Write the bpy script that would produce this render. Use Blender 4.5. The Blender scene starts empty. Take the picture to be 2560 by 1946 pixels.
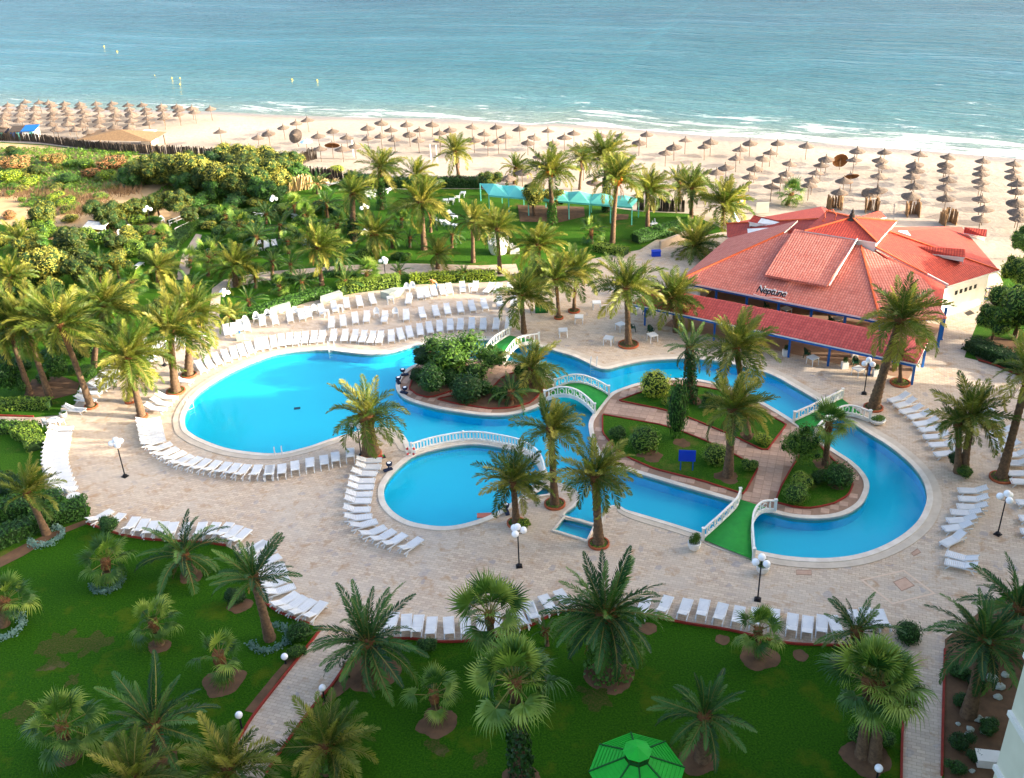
import bpy, bmesh, math, random
from mathutils import Vector, Matrix, noise
from mathutils.geometry import delaunay_2d_cdt, convex_hull_2d
R = math.radians
random.seed(7)
S = bpy.context.scene
COL = S.collection

# ------------------------------------------------------------------ camera, sky, sun, exposure
H, PITCH, ROLL, FPX = 42.0, R(28.5), R(2.5), 2520.0
cp, sp, cr, sr = math.cos(PITCH), math.sin(PITCH), math.cos(ROLL), math.sin(ROLL)
fwd = Vector((0, cp, -sp)); r0 = Vector((1, 0, 0)); u0 = Vector((0, sp, cp))
right = r0*cr - u0*sr; up = r0*sr + u0*cr
cam_d = bpy.data.cameras.new('camera'); cam = bpy.data.objects.new('camera', cam_d); COL.objects.link(cam)
cam_d.sensor_width = 36; cam_d.lens = FPX/2560*36; cam_d.clip_end = 9000; cam_d.clip_start = .5
m = Matrix.Identity(4)
for i, v in enumerate((right, up, -fwd)):
    for k in range(3): m[k][i] = v[k]
m.translation = (0, 0, H); cam.matrix_world = m
S.camera = cam

SUN_EL, SUN_AZ = R(13.5), R(101)          # azimuth clockwise from +Y
w = bpy.data.worlds.new('World'); S.world = w; w.use_nodes = True
nt = w.node_tree; bg = nt.nodes['Background']
sky = nt.nodes.new('ShaderNodeTexSky'); sky.sky_type = 'NISHITA'; sky.sun_disc = False
sky.sun_elevation = SUN_EL; sky.sun_rotation = SUN_AZ; sky.air_density = .6; sky.dust_density = 5; sky.ozone_density = .3
nt.links.new(sky.outputs[0], bg.inputs[0]); bg.inputs[1].default_value = 0.15
sd = bpy.data.lights.new('sun', 'SUN'); sd.energy = 2.7; sd.angle = R(.6); sd.color = (1, .90, .76)
so = bpy.data.objects.new('sun', sd); COL.objects.link(so)
sdir = Vector((math.sin(SUN_AZ)*math.cos(SUN_EL), math.cos(SUN_AZ)*math.cos(SUN_EL), math.sin(SUN_EL)))
so.rotation_euler = sdir.to_track_quat('Z', 'Y').to_euler()
vs = S.view_settings; vs.view_transform = 'Standard'; vs.look = 'None'; vs.exposure = 2.5; vs.gamma = 1
S.render.engine = 'CYCLES'
S.cycles.max_bounces = 6; S.cycles.transparent_max_bounces = 8; S.cycles.caustics_reflective = False; S.cycles.caustics_refractive = False

# ------------------------------------------------------------------ helpers
def ray(px, py):
    u = (px-1280)/FPX; v = (973-py)/FPX
    return (fwd + right*u + up*v)
def P(px, py, z=0.0):                    # a point of the photograph laid on the level z
    d = ray(px, py); k = (z-H)/d.z
    return Vector((d.x*k, d.y*k, z))
def PY(px, py, Y):                       # the same at the distance Y
    d = ray(px, py); k = Y/d.y
    return Vector((d.x*k, Y, H+d.z*k))
def pxm(p):                              # metres -> pixels at a place
    return FPX/((p-Vector((0, 0, H))).dot(fwd))
def PL(pts, z=0.0): return [P(a[0], a[1], z) for a in pts]

def crom(pts, n=6, closed=True):
    out = []; N = len(pts)
    rng = range(N) if closed else range(N-1)
    for i in rng:
        g = (lambda k: pts[k % N]) if closed else (lambda k: pts[max(0, min(N-1, k))])
        a, b, c, d = g(i-1), g(i), g(i+1), g(i+2)
        for j in range(n):
            t = j/n
            out.append(.5*((2*b)+(c-a)*t+(2*a-5*b+4*c-d)*t*t+(3*b-a-3*c+d)*t**3))
    if not closed: out.append(pts[-1].copy())
    return out
def resample(pts, step, closed=False):
    if closed: pts = pts+[pts[0]]
    out = [pts[0].copy()]; acc = 0
    for a, b in zip(pts, pts[1:]):
        L = (b-a).length
        if L < 1e-6: continue
        s = step-acc
        while s <= L:
            out.append(a.lerp(b, s/L)); s += step
        acc = L-(s-step)
    return out
def area2(l): return sum(a.x*b.y-b.x*a.y for a, b in zip(l, l[1:]+l[:1]))
def ccw(l): return l if area2(l) > 0 else l[::-1]
def offset(loop, d):                     # d > 0 outward for a ccw loop; d number or list
    N = len(loop); out = []
    for i in range(N):
        a, b, c = loop[i-1], loop[i], loop[(i+1) % N]
        t = (c-a); n = Vector((t.y, -t.x, 0)); n = n.normalized() if n.length > 1e-6 else Vector((1, 0, 0))
        out.append(b+n*(d[i] if isinstance(d, list) else d))
    return out
def inside(p, loop):
    c = False; N = len(loop)
    for i in range(N):
        a, b = loop[i], loop[i-1]
        if (a.y > p.y) != (b.y > p.y) and p.x < (b.x-a.x)*(p.y-a.y)/(b.y-a.y)+a.x: c = not c
    return c

class MB:
    def __init__(s): s.v = []; s.f = []; s.m = []
    def add(s, vs, fs, mi=0):
        o = len(s.v); s.v += [tuple(v) for v in vs]; s.f += [tuple(i+o for i in f) for f in fs]; s.m += [mi]*len(fs)
    def box(s, c, sz, rz=0, M=None, mi=0):
        x, y, z = sz[0]/2, sz[1]/2, sz[2]/2
        vs = [Vector((a*x, b*y, d*z)) for d in (-1, 1) for a, b in ((-1, -1), (1, -1), (1, 1), (-1, 1))]
        if M is None: M = Matrix.Rotation(rz, 3, 'Z')
        c = Vector(c)
        s.add([M @ v+c for v in vs], [(3, 2, 1, 0), (4, 5, 6, 7), (0, 1, 5, 4), (1, 2, 6, 5), (2, 3, 7, 6), (3, 0, 4, 7)], mi)
    def bar(s, a, b, wd, ht=None, mi=0):
        a = Vector(a); b = Vector(b); d = b-a; L = d.length
        if L < 1e-6: return
        q = d.to_track_quat('X', 'Z').to_matrix()
        s.box((a+b)/2, (L, wd, ht or wd), M=q, mi=mi)
    def tube(s, pts, rad, seg=8, cap=True, mi=0):
        pts = [Vector(p) for p in pts]; n = len(pts); base = []
        if not isinstance(rad, (list, tuple)): rad = [rad]*n
        vs = []; fs = []
        ref = Vector((0, 0, 1)) if abs((pts[-1]-pts[0]).normalized().z) < .9 else Vector((1, 0, 0))
        for i, p in enumerate(pts):
            t = (pts[min(i+1, n-1)]-pts[max(i-1, 0)]).normalized()
            x = t.cross(ref).normalized(); y = t.cross(x)
            for k in range(seg):
                a = 2*math.pi*k/seg
                vs.append(p+(x*math.cos(a)+y*math.sin(a))*rad[i])
        for i in range(n-1):
            for k in range(seg):
                k2 = (k+1) % seg
                fs.append((i*seg+k, i*seg+k2, (i+1)*seg+k2, (i+1)*seg+k))
        if cap:
            fs.append(tuple(range(seg))); fs.append(tuple((n-1)*seg+k for k in range(seg))[::-1])
        s.add(vs, fs, mi)
    def lathe(s, prof, seg=16, c=(0, 0, 0), mi=0):
        vs = []; fs = []; n = len(prof); c = Vector(c)
        for r, z in prof:
            for k in range(seg):
                a = 2*math.pi*k/seg; vs.append(c+Vector((r*math.cos(a), r*math.sin(a), z)))
        for i in range(n-1):
            for k in range(seg):
                k2 = (k+1) % seg; fs.append((i*seg+k, i*seg+k2, (i+1)*seg+k2, (i+1)*seg+k))
        s.add(vs, fs, mi)
    def prism(s, loop, z0, z1, mi=0, holes=()):
        s.sheet(loop, z1, mi, holes)
        for L in [ccw(list(loop))]+[ccw(list(h))[::-1] for h in holes]:
            N = len(L); vs = [Vector((p.x, p.y, z0)) for p in L]+[Vector((p.x, p.y, z1)) for p in L]
            s.add(vs, [(i, (i+1) % N, N+(i+1) % N, N+i) for i in range(N)], mi)
    def sheet(s, loop, z, mi=0, holes=()):
        loops = [loop]+list(holes); vs = []; es = []
        for L in loops:
            o = len(vs); vs += [Vector((p.x, p.y)) for p in L]; n = len(L); es += [(o+i, o+(i+1) % n) for i in range(n)]
        v2, _, f2_, _, _, _ = delaunay_2d_cdt(vs, es, [], 0, 1e-5)
        fs = []
        for f in f2_:
            c = sum((v2[i] for i in f), Vector((0, 0)))/len(f)
            if inside(c, loop) and not any(inside(c, h) for h in holes):
                A, B, Cc = v2[f[0]], v2[f[1]], v2[f[2]]
                fs.append(tuple(f) if (B-A).cross(Cc-A) > 0 else tuple(f)[::-1])
        s.add([Vector((p.x, p.y, z)) for p in v2], fs, mi)
    def mesh(s, name, mats, smooth=False):
        me = bpy.data.meshes.new(name); me.from_pydata(s.v, [], s.f)
        mats = mats if isinstance(mats, (list, tuple)) else [mats]
        for mm in mats: me.materials.append(mm)
        if len(mats) > 1: me.polygons.foreach_set('material_index', s.m)
        if smooth: me.polygons.foreach_set('use_smooth', [True]*len(me.polygons))
        me.update(); return me
    def obj(s, name, mats, parent=None, smooth=False, loc=None):
        return link(name, s.mesh(name, mats, smooth), parent, loc)
def link(name, me, parent=None, loc=None, rot=None, scale=None):
    o = bpy.data.objects.new(name, me); COL.objects.link(o)
    if parent: o.parent = parent
    if loc is not None: o.location = loc
    if rot is not None: o.rotation_euler = rot
    if scale is not None: o.scale = scale if hasattr(scale, '__len__') else (scale,)*3
    return o
def tag(o, label, cat, group=None):
    o['label'] = label; o['category'] = cat
    if group: o['group'] = group
    return o
def thing(name, label, cat, loc=(0, 0, 0), rz=0, group=None, scale=None):
    o = link(name, None, None, loc, (0, 0, rz), scale); o.empty_display_size = .1
    return tag(o, label, cat, group)
def struct(name, mb, mt, smooth=False):
    o = mb.obj(name, mt, None, smooth); o['kind'] = 'structure'; return o
def copy_tree(root, loc, rz, label=None, group=None, scale=None):
    r = root.copy(); COL.objects.link(r); r.location = loc; r.rotation_euler = (0, 0, rz)
    if scale is not None: r.scale = scale
    if label: r['label'] = label
    if group: r['group'] = group
    for ch in root.children:
        c = ch.copy(); COL.objects.link(c); c.parent = r
    return r

# ------------------------------------------------------------------ materials
def lin(h):
    h = h.lstrip('#'); c = [int(h[i:i+2], 16)/255 for i in (0, 2, 4)]
    return tuple(x/12.92 if x <= .04045 else ((x+.055)/1.055)**2.4 for x in c)+(1,)
def newmat(name):
    mt = bpy.data.materials.new(name); mt.use_nodes = True; n = mt.node_tree
    return mt, n, n.nodes['Principled BSDF']
def nd(n, t, **kw):
    x = n.nodes.new(t)
    for k, v in kw.items(): setattr(x, k, v)
    return x
def mixc(n, fac, a, b):
    x = n.nodes.new('ShaderNodeMix'); x.data_type = 'RGBA'
    for s_, v in ((0, fac), (6, a), (7, b)):
        if isinstance(v, (tuple, float, int)): x.inputs[s_].default_value = v
        else: n.links.new(v, x.inputs[s_])
    return x.outputs[2]
def ramp(n, src, stops):
    x = n.nodes.new('ShaderNodeValToRGB'); e = x.color_ramp.elements
    while len(e) < len(stops): e.new(.5)
    for el, (p, c) in zip(e, stops): el.position = p; el.color = c if len(c) == 4 else (*c, 1)
    n.links.new(src, x.inputs[0]); return x.outputs[0]
def nz(n, scale, detail=3, rough=.6, vec=None, dist=0):
    x = n.nodes.new('ShaderNodeTexNoise'); x.inputs['Scale'].default_value = scale; x.inputs['Detail'].default_value = detail
    x.inputs['Roughness'].default_value = rough; x.inputs['Distortion'].default_value = dist
    if vec is not None: n.links.new(vec, x.inputs['Vector'])
    return x.outputs[0]
def coords(n, kind='Object', scale=None):
    t = n.nodes.new('ShaderNodeTexCoord'); o = t.outputs[kind]
    if scale:
        mp = n.nodes.new('ShaderNodeMapping'); mp.inputs['Scale'].default_value = scale; n.links.new(o, mp.inputs[0]); o = mp.outputs[0]
    return o
def bump(n, b, h, st=.3, dist=.05):
    x = n.nodes.new('ShaderNodeBump'); x.inputs['Strength'].default_value = st; x.inputs['Distance'].default_value = dist
    n.links.new(h, x.inputs['Height']); n.links.new(x.outputs[0], b.inputs['Normal'])
def rnd(n): return n.nodes.new('ShaderNodeObjectInfo').outputs['Random']
G = (0, 0, 0, 1)
def simple(name, c1, c2=None, scale=3, rough=.7, bmp=0, detail=4, spec=.3, objrand=0):
    mt, n, b = newmat(name); c1 = lin(c1); b.inputs['Roughness'].default_value = rough; b.inputs['Specular IOR Level'].default_value = spec
    col = c1
    if c2:
        f = nz(n, scale, detail, vec=coords(n)); col = mixc(n, ramp(n, f, [(.3, (0, 0, 0, 1)), (.7, (1, 1, 1, 1))]), c1, lin(c2))
        if bmp: bump(n, b, f, bmp, .03)
    if objrand:
        h = nd(n, 'ShaderNodeHueSaturation'); mr = nd(n, 'ShaderNodeMapRange'); mr.inputs[3].default_value = 1-objrand; mr.inputs[4].default_value = 1+objrand
        n.links.new(rnd(n), mr.inputs[0]); n.links.new(mr.outputs[0], h.inputs['Value'])
        if isinstance(col, tuple): h.inputs['Color'].default_value = col
        else: n.links.new(col, h.inputs['Color'])
        col = h.outputs[0]
    if isinstance(col, tuple): b.inputs['Base Color'].default_value = col
    else: n.links.new(col, b.inputs['Base Color'])
    return mt
def leafmat(name, cols, scale=1.5, rough=.45, trans=.25, objvar=True):
    mt, n, b = newmat(name)
    f = nz(n, scale, 3, vec=coords(n)); k = len(cols)
    add = nd(n, 'ShaderNodeMath', operation='ADD'); n.links.new(f, add.inputs[0])
    mr = nd(n, 'ShaderNodeMapRange'); mr.inputs[3].default_value = -.22; mr.inputs[4].default_value = .22
    if objvar: n.links.new(rnd(n), mr.inputs[0]); n.links.new(mr.outputs[0], add.inputs[1])
    else: add.inputs[1].default_value = 0
    c = ramp(n, add.outputs[0], [(.25+.5*i/(k-1), lin(x)) for i, x in enumerate(cols)])
    n.links.new(c, b.inputs['Base Color']); b.inputs['Roughness'].default_value = rough; b.inputs['Specular IOR Level'].default_value = .35
    tr = nd(n, 'ShaderNodeBsdfTranslucent'); n.links.new(c, tr.inputs[0])
    mx = nd(n, 'ShaderNodeMixShader'); mx.inputs[0].default_value = trans
    n.links.new(b.outputs[0], mx.inputs[1]); n.links.new(tr.outputs[0], mx.inputs[2])
    n.links.new(mx.outputs[0], n.nodes['Material Output'].inputs[0])
    return mt

M = {}
M['white'] = simple('white_plastic', 'DFE1DF', 'D2D5D6', 2, .4, 0, objrand=.05)
M['whitepaint'] = simple('white_paint', 'EFEDE6', 'DDD9CE', 3, .55)
M['plaster'] = simple('plaster', 'E9E6DC', 'D8D2C4', .7, .8)
M['cream'] = simple('cream_render', 'D8D4BC', 'CBC7AE', .5, .8)
M['metal'] = simple('steel', 'C9CDD0', rough=.25, spec=.6)
M['black'] = simple('black_metal', '15161A', rough=.45)
M['blue'] = simple('blue_paint', '1464B4', '0F559F', 3, .5)
M['signblue'] = simple('sign_blue', '0B3FC0', rough=.5)
M['navy'] = simple('navy', '10203C', rough=.6)
M['glassy'] = simple('globe_glass', 'FFFFFF', rough=.2, spec=.5)
M['darkgreen'] = simple('green_plastic', '0E4A2E', '0A3A26', 4, .45)
M['carpet'] = simple('green_carpet', '2E9A3C', '278A38', 2, .9)
M['tealtent'] = simple('turquoise_canvas', '74D6C4', '63C4B6', .6, .8)
M['gazebo'] = simple('gazebo_green', '18B42C', '14A028', 2, .6)
M['gazebodark'] = simple('gazebo_dark', '0C5A1E', '0A4A1A', 2, .7)
M['kerb'] = simple('red_kerb', '9A3626', '7E2C22', 2, .8)
M['terracotta'] = simple('terracotta', 'B0603A', '944A2C', 3, .8)
M['soil'] = simple('soil', '55412E', '74573E', 1.2, .95, .3)
M['drysoil'] = simple('dry_soil', 'A98A62', 'C0A378', .6, .95, .3)
M['concrete'] = simple('path_concrete', 'A79683', 'BBA995', 1.0, .9, .1)
M['thatch'] = simple('thatch', '564C42', '75675A', 5, .95, .6, objrand=.22)
M['thatchdark'] = simple('thatch_under', '5C3A1E', '6E4826', 4, .95)
M['wood'] = simple('wood_pole', '7A6650', '5F4D3C', 3, .9)
M['reed'] = simple('reed', '7C6248', '9A7C58', 4, .95, .5, objrand=.25)
M['reeddark'] = simple('reed_dark', '342E2A', '50463C', 2.5, .95, .5, objrand=.3)
M['dryleaf'] = leafmat('dry_frond', ['5E4020', '8A6432', 'B08A50'], 3)
M['trunk'] = simple('palm_trunk', '4E3E30', '7C6248', 5, .95, .8)
M['boot'] = simple('palm_boots', '5A3A22', '7E5632', 8, .95, .8)
M['bark'] = simple('bark', '4E3E30', '6A5644', 4, .95, .5)
M['frondA'] = leafmat('date_frond', ['40581C', '607624', '8C8E34', 'B2A64E'], .7, trans=.38)
M['frondB'] = leafmat('canary_frond', ['1C421A', '2C5822', '4A742C', '6E8C3C'], .7)
M['frondC'] = leafmat('fan_frond', ['2A521A', '466C22', '6E8C30', '98A844'], .9)
M['rachis'] = simple('rachis', '6E6C30', '857C3C', 2, .6)
M['leafdark'] = leafmat('shrub_dark', ['183614', '264C19', '3A661F', '58842C'], 7, .5)
M['leafmid'] = leafmat('shrub_mid', ['2C4C16', '44691D', '628628', '8A9E38'], 7, .55)
M['leafolive'] = leafmat('tree_olive', ['3C4818', '626A22', '8A8A32', 'ACA648'], 7, .6)
M['leaflime'] = leafmat('shrub_lime', ['4A6A14', '6C8C1C', '93A82C', 'B5BC44'], 7, .55)
M['leafrust'] = leafmat('shrub_rust', ['6A4A24', '94653A', 'B4835A', '8A7A3A'], 7, .8)
M['silver'] = leafmat('silver_shrub', ['4C6E62', '6D9084', '8CABA0'], 3, .8)
M['core'] = simple('shrub_core', '1C3214', '26401A', 2, 1)  # dark filler colour, stands in for the shade deep in foliage
M['flower'] = simple('flowers', 'D86C20', 'E89A30', 5, .7)
M['skin'] = simple('skin', 'B8805E', rough=.6); M['denim'] = simple('denim', '4A7AA8', rough=.9); M['shirt'] = simple('shirt', 'D88A5A', rough=.9); M['hair'] = simple('hair', '6A5A48', rough=.8)
M['poolwall'] = simple('pool_wall', '2FB6E0', '27A8D6', 3, .5)
M['redmat'] = simple('red_mat', 'C0705A', rough=.7)

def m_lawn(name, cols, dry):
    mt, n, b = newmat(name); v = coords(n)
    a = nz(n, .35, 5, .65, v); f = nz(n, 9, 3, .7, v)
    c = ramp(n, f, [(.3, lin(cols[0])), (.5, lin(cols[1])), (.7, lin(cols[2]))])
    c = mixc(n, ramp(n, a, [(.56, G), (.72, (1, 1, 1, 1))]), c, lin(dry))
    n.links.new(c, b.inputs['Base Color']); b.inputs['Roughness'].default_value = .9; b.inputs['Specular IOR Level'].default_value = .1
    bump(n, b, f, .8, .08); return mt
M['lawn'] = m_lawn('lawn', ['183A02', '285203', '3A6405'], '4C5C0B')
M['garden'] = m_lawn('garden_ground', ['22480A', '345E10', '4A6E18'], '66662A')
def m_sand():
    mt, n, b = newmat('sand'); v = coords(n)
    a = nz(n, .05, 5, .6, v); f = nz(n, 1.3, 5, .7, v); mic = nz(n, .35, 5, .6, v)
    c = ramp(n, a, [(.3, lin('A09484')), (.55, lin('AEA292')), (.75, lin('B8AE9F'))])
    c = mixc(n, ramp(n, f, [(.35, (.25, .25, .25, 1)), (.6, G)]), c, lin('8A7A64'))
    uvn = coords(n, 'UV'); sx = nd(n, 'ShaderNodeSeparateXYZ'); n.links.new(uvn, sx.inputs[0])
    ad = nd(n, 'ShaderNodeMath', operation='MULTIPLY_ADD'); n.links.new(nz(n, .12, 4, .6, v), ad.inputs[0]); ad.inputs[1].default_value = 5; n.links.new(sx.outputs[1], ad.inputs[2])
    wet = nd(n, 'ShaderNodeMapRange'); wet.inputs[1].default_value = 7.5; wet.inputs[2].default_value = 5.2; n.links.new(ad.outputs[0], wet.inputs[0])
    c = mixc(n, wet.outputs[0], c, lin('8A8074'))
    n.links.new(c, b.inputs['Base Color'])
    rr = nd(n, 'ShaderNodeMapRange'); rr.inputs[3].default_value = .95; rr.inputs[4].default_value = .35; n.links.new(wet.outputs[0], rr.inputs[0]); n.links.new(rr.outputs[0], b.inputs['Roughness'])
    b.inputs['Specular IOR Level'].default_value = .2
    h = nd(n, 'ShaderNodeMath', operation='ADD'); n.links.new(f, h.inputs[0]); n.links.new(mic, h.inputs[1])
    bump(n, b, h.outputs[0], .6, .15); return mt
M['sand'] = m_sand()
M['worn'] = m_lawn('worn_lawn', ['1E4606', '3C4A16', '5A4C2C'], '64543A')
def m_pavers():
    mt, n, b = newmat('pavers'); v = coords(n)
    mp = nd(n, 'ShaderNodeMapping'); mp.inputs['Rotation'].default_value = (0, 0, R(20)); n.links.new(v, mp.inputs[0])
    br = nd(n, 'ShaderNodeTexBrick'); n.links.new(mp.outputs[0], br.inputs[0]); br.inputs['Scale'].default_value = 1
    br.inputs['Brick Width'].default_value = .44; br.inputs['Row Height'].default_value = .22; br.inputs['Mortar Size'].default_value = .012; br.inputs['Mortar Smooth'].default_value = .3
    br.inputs['Color1'].default_value = lin('D2BEA3'); br.inputs['Color2'].default_value = lin('B8A28C'); br.inputs['Mortar'].default_value = lin('94806C')
    a = nz(n, .22, 5, .65, v); d = nz(n, .9, 4, .7, v, .6)
    c = mixc(n, ramp(n, a, [(.35, G), (.75, (.7, .7, .7, 1))]), br.outputs[0], lin('C4BAAA'))
    c = mixc(n, ramp(n, d, [(.54, G), (.72, (.8, .8, .8, 1))]), c, lin('A8855F'))
    wn = nd(n, 'ShaderNodeTexVoronoi'); wn.inputs['Scale'].default_value = 2.4; n.links.new(v, wn.inputs[0])
    c = mixc(n, ramp(n, wn.outputs['Color'], [(.80, G), (.92, (.45, .45, .45, 1))]), c, lin('8E8C92'))
    n.links.new(c, b.inputs['Base Color']); b.inputs['Roughness'].default_value = .8; b.inputs['Specular IOR Level'].default_value = .2
    bump(n, b, br.outputs['Fac'], -.4, .01); return mt
M['pavers'] = m_pavers()
M['coping'] = simple('coping', 'E2DACB', 'CDC1AE', 1.2, .7, .1)
M['coping2'] = simple('coping_outer', 'CFC2AE', 'BCAE9A', 1.2, .75, .1)
M['tile'] = simple('tile', 'B4937C', 'C4A48C', 3, .8, 0, objrand=.10)
M['tilejoint'] = simple('tile_joint', '94765F', 'A0826C', 3, .9)
def m_poolfloor():
    mt, n, b = newmat('pool_floor'); v = coords(n); a = nz(n, .25, 3, .5, v)
    c = mixc(n, a, lin('58BED8'), lin('4EB4D2')); n.links.new(c, b.inputs['Base Color']); b.inputs['Roughness'].default_value = .6; return mt
M['poolfloor'] = m_poolfloor()
def m_poolwater():
    mt, n, b = newmat('pool_water'); n.nodes.remove(b)
    tr = nd(n, 'ShaderNodeBsdfTransparent'); tr.inputs[0].default_value = (.30, .93, .95, 1)
    gl = nd(n, 'ShaderNodeBsdfGlossy'); gl.inputs['Roughness'].default_value = .04
    fr = nd(n, 'ShaderNodeFresnel'); fr.inputs[0].default_value = 1.33
    v = coords(n); bp = nd(n, 'ShaderNodeBump'); bp.inputs['Strength'].default_value = .22; bp.inputs['Distance'].default_value = .05
    n.links.new(nz(n, 2.2, 4, .6, v, .5), bp.inputs['Height'])
    n.links.new(bp.outputs[0], gl.inputs['Normal']); n.links.new(bp.outputs[0], fr.inputs['Normal'])
    gm = nd(n, 'ShaderNodeNewGeometry'); om = nd(n, 'ShaderNodeMath', operation='SUBTRACT'); om.use_clamp = True; n.links.new(fr.outputs[0], om.inputs[0]); n.links.new(gm.outputs['Backfacing'], om.inputs[1])
    mx = nd(n, 'ShaderNodeMixShader'); n.links.new(om.outputs[0], mx.inputs[0]); n.links.new(tr.outputs[0], mx.inputs[1]); n.links.new(gl.outputs[0], mx.inputs[2])
    n.links.new(mx.outputs[0], n.nodes['Material Output'].inputs[0]); return mt
M['poolwater'] = m_poolwater()
def m_sea():
    mt, n, b = newmat('sea_water'); uv = coords(n, 'UV')
    sx = nd(n, 'ShaderNodeSeparateXYZ'); n.links.new(uv, sx.inputs[0]); D = sx.outputs[1]
    def mp(s):
        x = nd(n, 'ShaderNodeMapping'); x.inputs['Scale'].default_value = s; n.links.new(uv, x.inputs[0]); return x.outputs[0]
    far = nd(n, 'ShaderNodeMapRange'); far.inputs[1].default_value = 0; far.inputs[2].default_value = 150; n.links.new(D, far.inputs[0])
    c = ramp(n, far.outputs[0], [(0, lin('7C8878')), (.08, lin('4E7674')), (.3, lin('28626C')), (1, lin('144E62'))])
    big = nz(n, 1, 4, .6, mp((.012, .05, 1))); c = mixc(n, ramp(n, big, [(.35, G), (.7, (.5, .5, .5, 1))]), c, lin('33707A'))
    # foam: ragged bands that thin out away from the shore
    fn = nz(n, 1, 6, .72, mp((.10, .42, 1)), .8); fb = nz(n, 1, 3, .5, mp((.018, .10, 1)))
    band = nd(n, 'ShaderNodeMapRange'); band.inputs[1].default_value = 24; band.inputs[2].default_value = 1; n.links.new(D, band.inputs[0])
    s1 = nd(n, 'ShaderNodeMath', operation='MULTIPLY_ADD'); n.links.new(band.outputs[0], s1.inputs[0]); s1.inputs[1].default_value = .21; n.links.new(fn, s1.inputs[2])
    s2 = nd(n, 'ShaderNodeMath', operation='MULTIPLY_ADD'); n.links.new(fb, s2.inputs[0]); s2.inputs[1].default_value = .35; n.links.new(s1.outputs[0], s2.inputs[2])
    off = nd(n, 'ShaderNodeMath', operation='GREATER_THAN'); n.links.new(D, off.inputs[0]); off.inputs[1].default_value = 45
    al = nd(n, 'ShaderNodeMapRange'); al.inputs[1].default_value = -100; al.inputs[2].default_value = 60; al.inputs[3].default_value = -.16; al.inputs[4].default_value = .0; n.links.new(sx.outputs[0], al.inputs[0])
    s25 = nd(n, 'ShaderNodeMath', operation='ADD'); n.links.new(s2.outputs[0], s25.inputs[0]); n.links.new(al.outputs[0], s25.inputs[1])
    s3 = nd(n, 'ShaderNodeMath', operation='SUBTRACT'); n.links.new(s25.outputs[0], s3.inputs[0]); n.links.new(off.outputs[0], s3.inputs[1])
    foam = ramp(n, s3.outputs[0], [(.80, G), (.95, (.9, .9, .9, 1))])
    c = mixc(n, foam, c, lin('D8D8D2')); n.links.new(c, b.inputs['Base Color'])
    rr = nd(n, 'ShaderNodeMapRange'); rr.inputs[3].default_value = .12; rr.inputs[4].default_value = .8; n.links.new(foam, rr.inputs[0]); n.links.new(rr.outputs[0], b.inputs['Roughness'])
    b.inputs['IOR'].default_value = 1.33
    h1 = nz(n, 1, 4, .6, mp((.05, .30, 1)), .4); h2 = nz(n, 1, 4, .65, mp((.35, 1.1, 1)), .3)
    h = nd(n, 'ShaderNodeMath', operation='MULTIPLY_ADD'); n.links.new(h1, h.inputs[0]); h.inputs[1].default_value = 2.2; n.links.new(h2, h.inputs[2])
    bump(n, b, h.outputs[0], .8, .55); return mt
M['sea'] = m_sea()
def m_roof(name, a, b_, joint):
    mt, n, b = newmat(name); uv = coords(n, 'UV'); sx = nd(n, 'ShaderNodeSeparateXYZ'); n.links.new(uv, sx.inputs[0])
    def wave(src, per, op):
        mu = nd(n, 'ShaderNodeMath', operation='MULTIPLY'); n.links.new(src, mu.inputs[0]); mu.inputs[1].default_value = 1/per
        fr = nd(n, 'ShaderNodeMath', operation='FRACT'); n.links.new(mu.outputs[0], fr.inputs[0]); return mu.outputs[0], fr.outputs[0]
    cx, fx = wave(sx.outputs[0], .25, 0); cy, fy = wave(sx.outputs[1], .36, 0)
    pg = nd(n, 'ShaderNodeMath', operation='PINGPONG'); n.links.new(fx, pg.inputs[0]); pg.inputs[1].default_value = .5
    cb = nd(n, 'ShaderNodeCombineXYZ')
    for i, s_ in enumerate((cx, cy)):
        fl = nd(n, 'ShaderNodeMath', operation='FLOOR'); n.links.new(s_, fl.inputs[0]); n.links.new(fl.outputs[0], cb.inputs[i])
    wn = nd(n, 'ShaderNodeTexWhiteNoise', noise_dimensions='2D'); n.links.new(cb.outputs[0], wn.inputs[0])
    c = mixc(n, wn.outputs[0], lin(a), lin(b_))
    st = nz(n, .8, 4, .7, uv); c = mixc(n, ramp(n, st, [(.55, G), (.8, (.5, .5, .5, 1))]), c, lin(joint))
    jm = nd(n, 'ShaderNodeMath', operation='MINIMUM'); n.links.new(ramp(n, pg.outputs[0], [(.04, G), (.20, (1, 1, 1, 1))]), jm.inputs[0]); n.links.new(ramp(n, fy, [(.02, G), (.22, (1, 1, 1, 1))]), jm.inputs[1])
    c = mixc(n, jm.outputs[0], mixc(n, .6, c, lin(joint)), c)
    n.links.new(c, b.inputs['Base Color']); b.inputs['Roughness'].default_value = .75
    h = nd(n, 'ShaderNodeMath', operation='SUBTRACT'); n.links.new(pg.outputs[0], h.inputs[0])
    fm = nd(n, 'ShaderNodeMath', operation='MULTIPLY'); n.links.new(fy, fm.inputs[0]); fm.inputs[1].default_value = .3; n.links.new(fm.outputs[0], h.inputs[1])
    bump(n, b, h.outputs[0], .8, .06); return mt
M['roofpink'] = m_roof('roof_tiles_faded', 'C26A56', 'CF7E6A', '6A261E')
M['roofred'] = m_roof('roof_tiles_red', '9E2E1C', 'B43E26', '64180E')
M['roofcan'] = m_roof('roof_tiles_canopy', '9A3430', 'B24A42', '521614')
M['ridge'] = simple('ridge_tiles', 'D8683C', 'C4552E', 4, .8)

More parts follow.
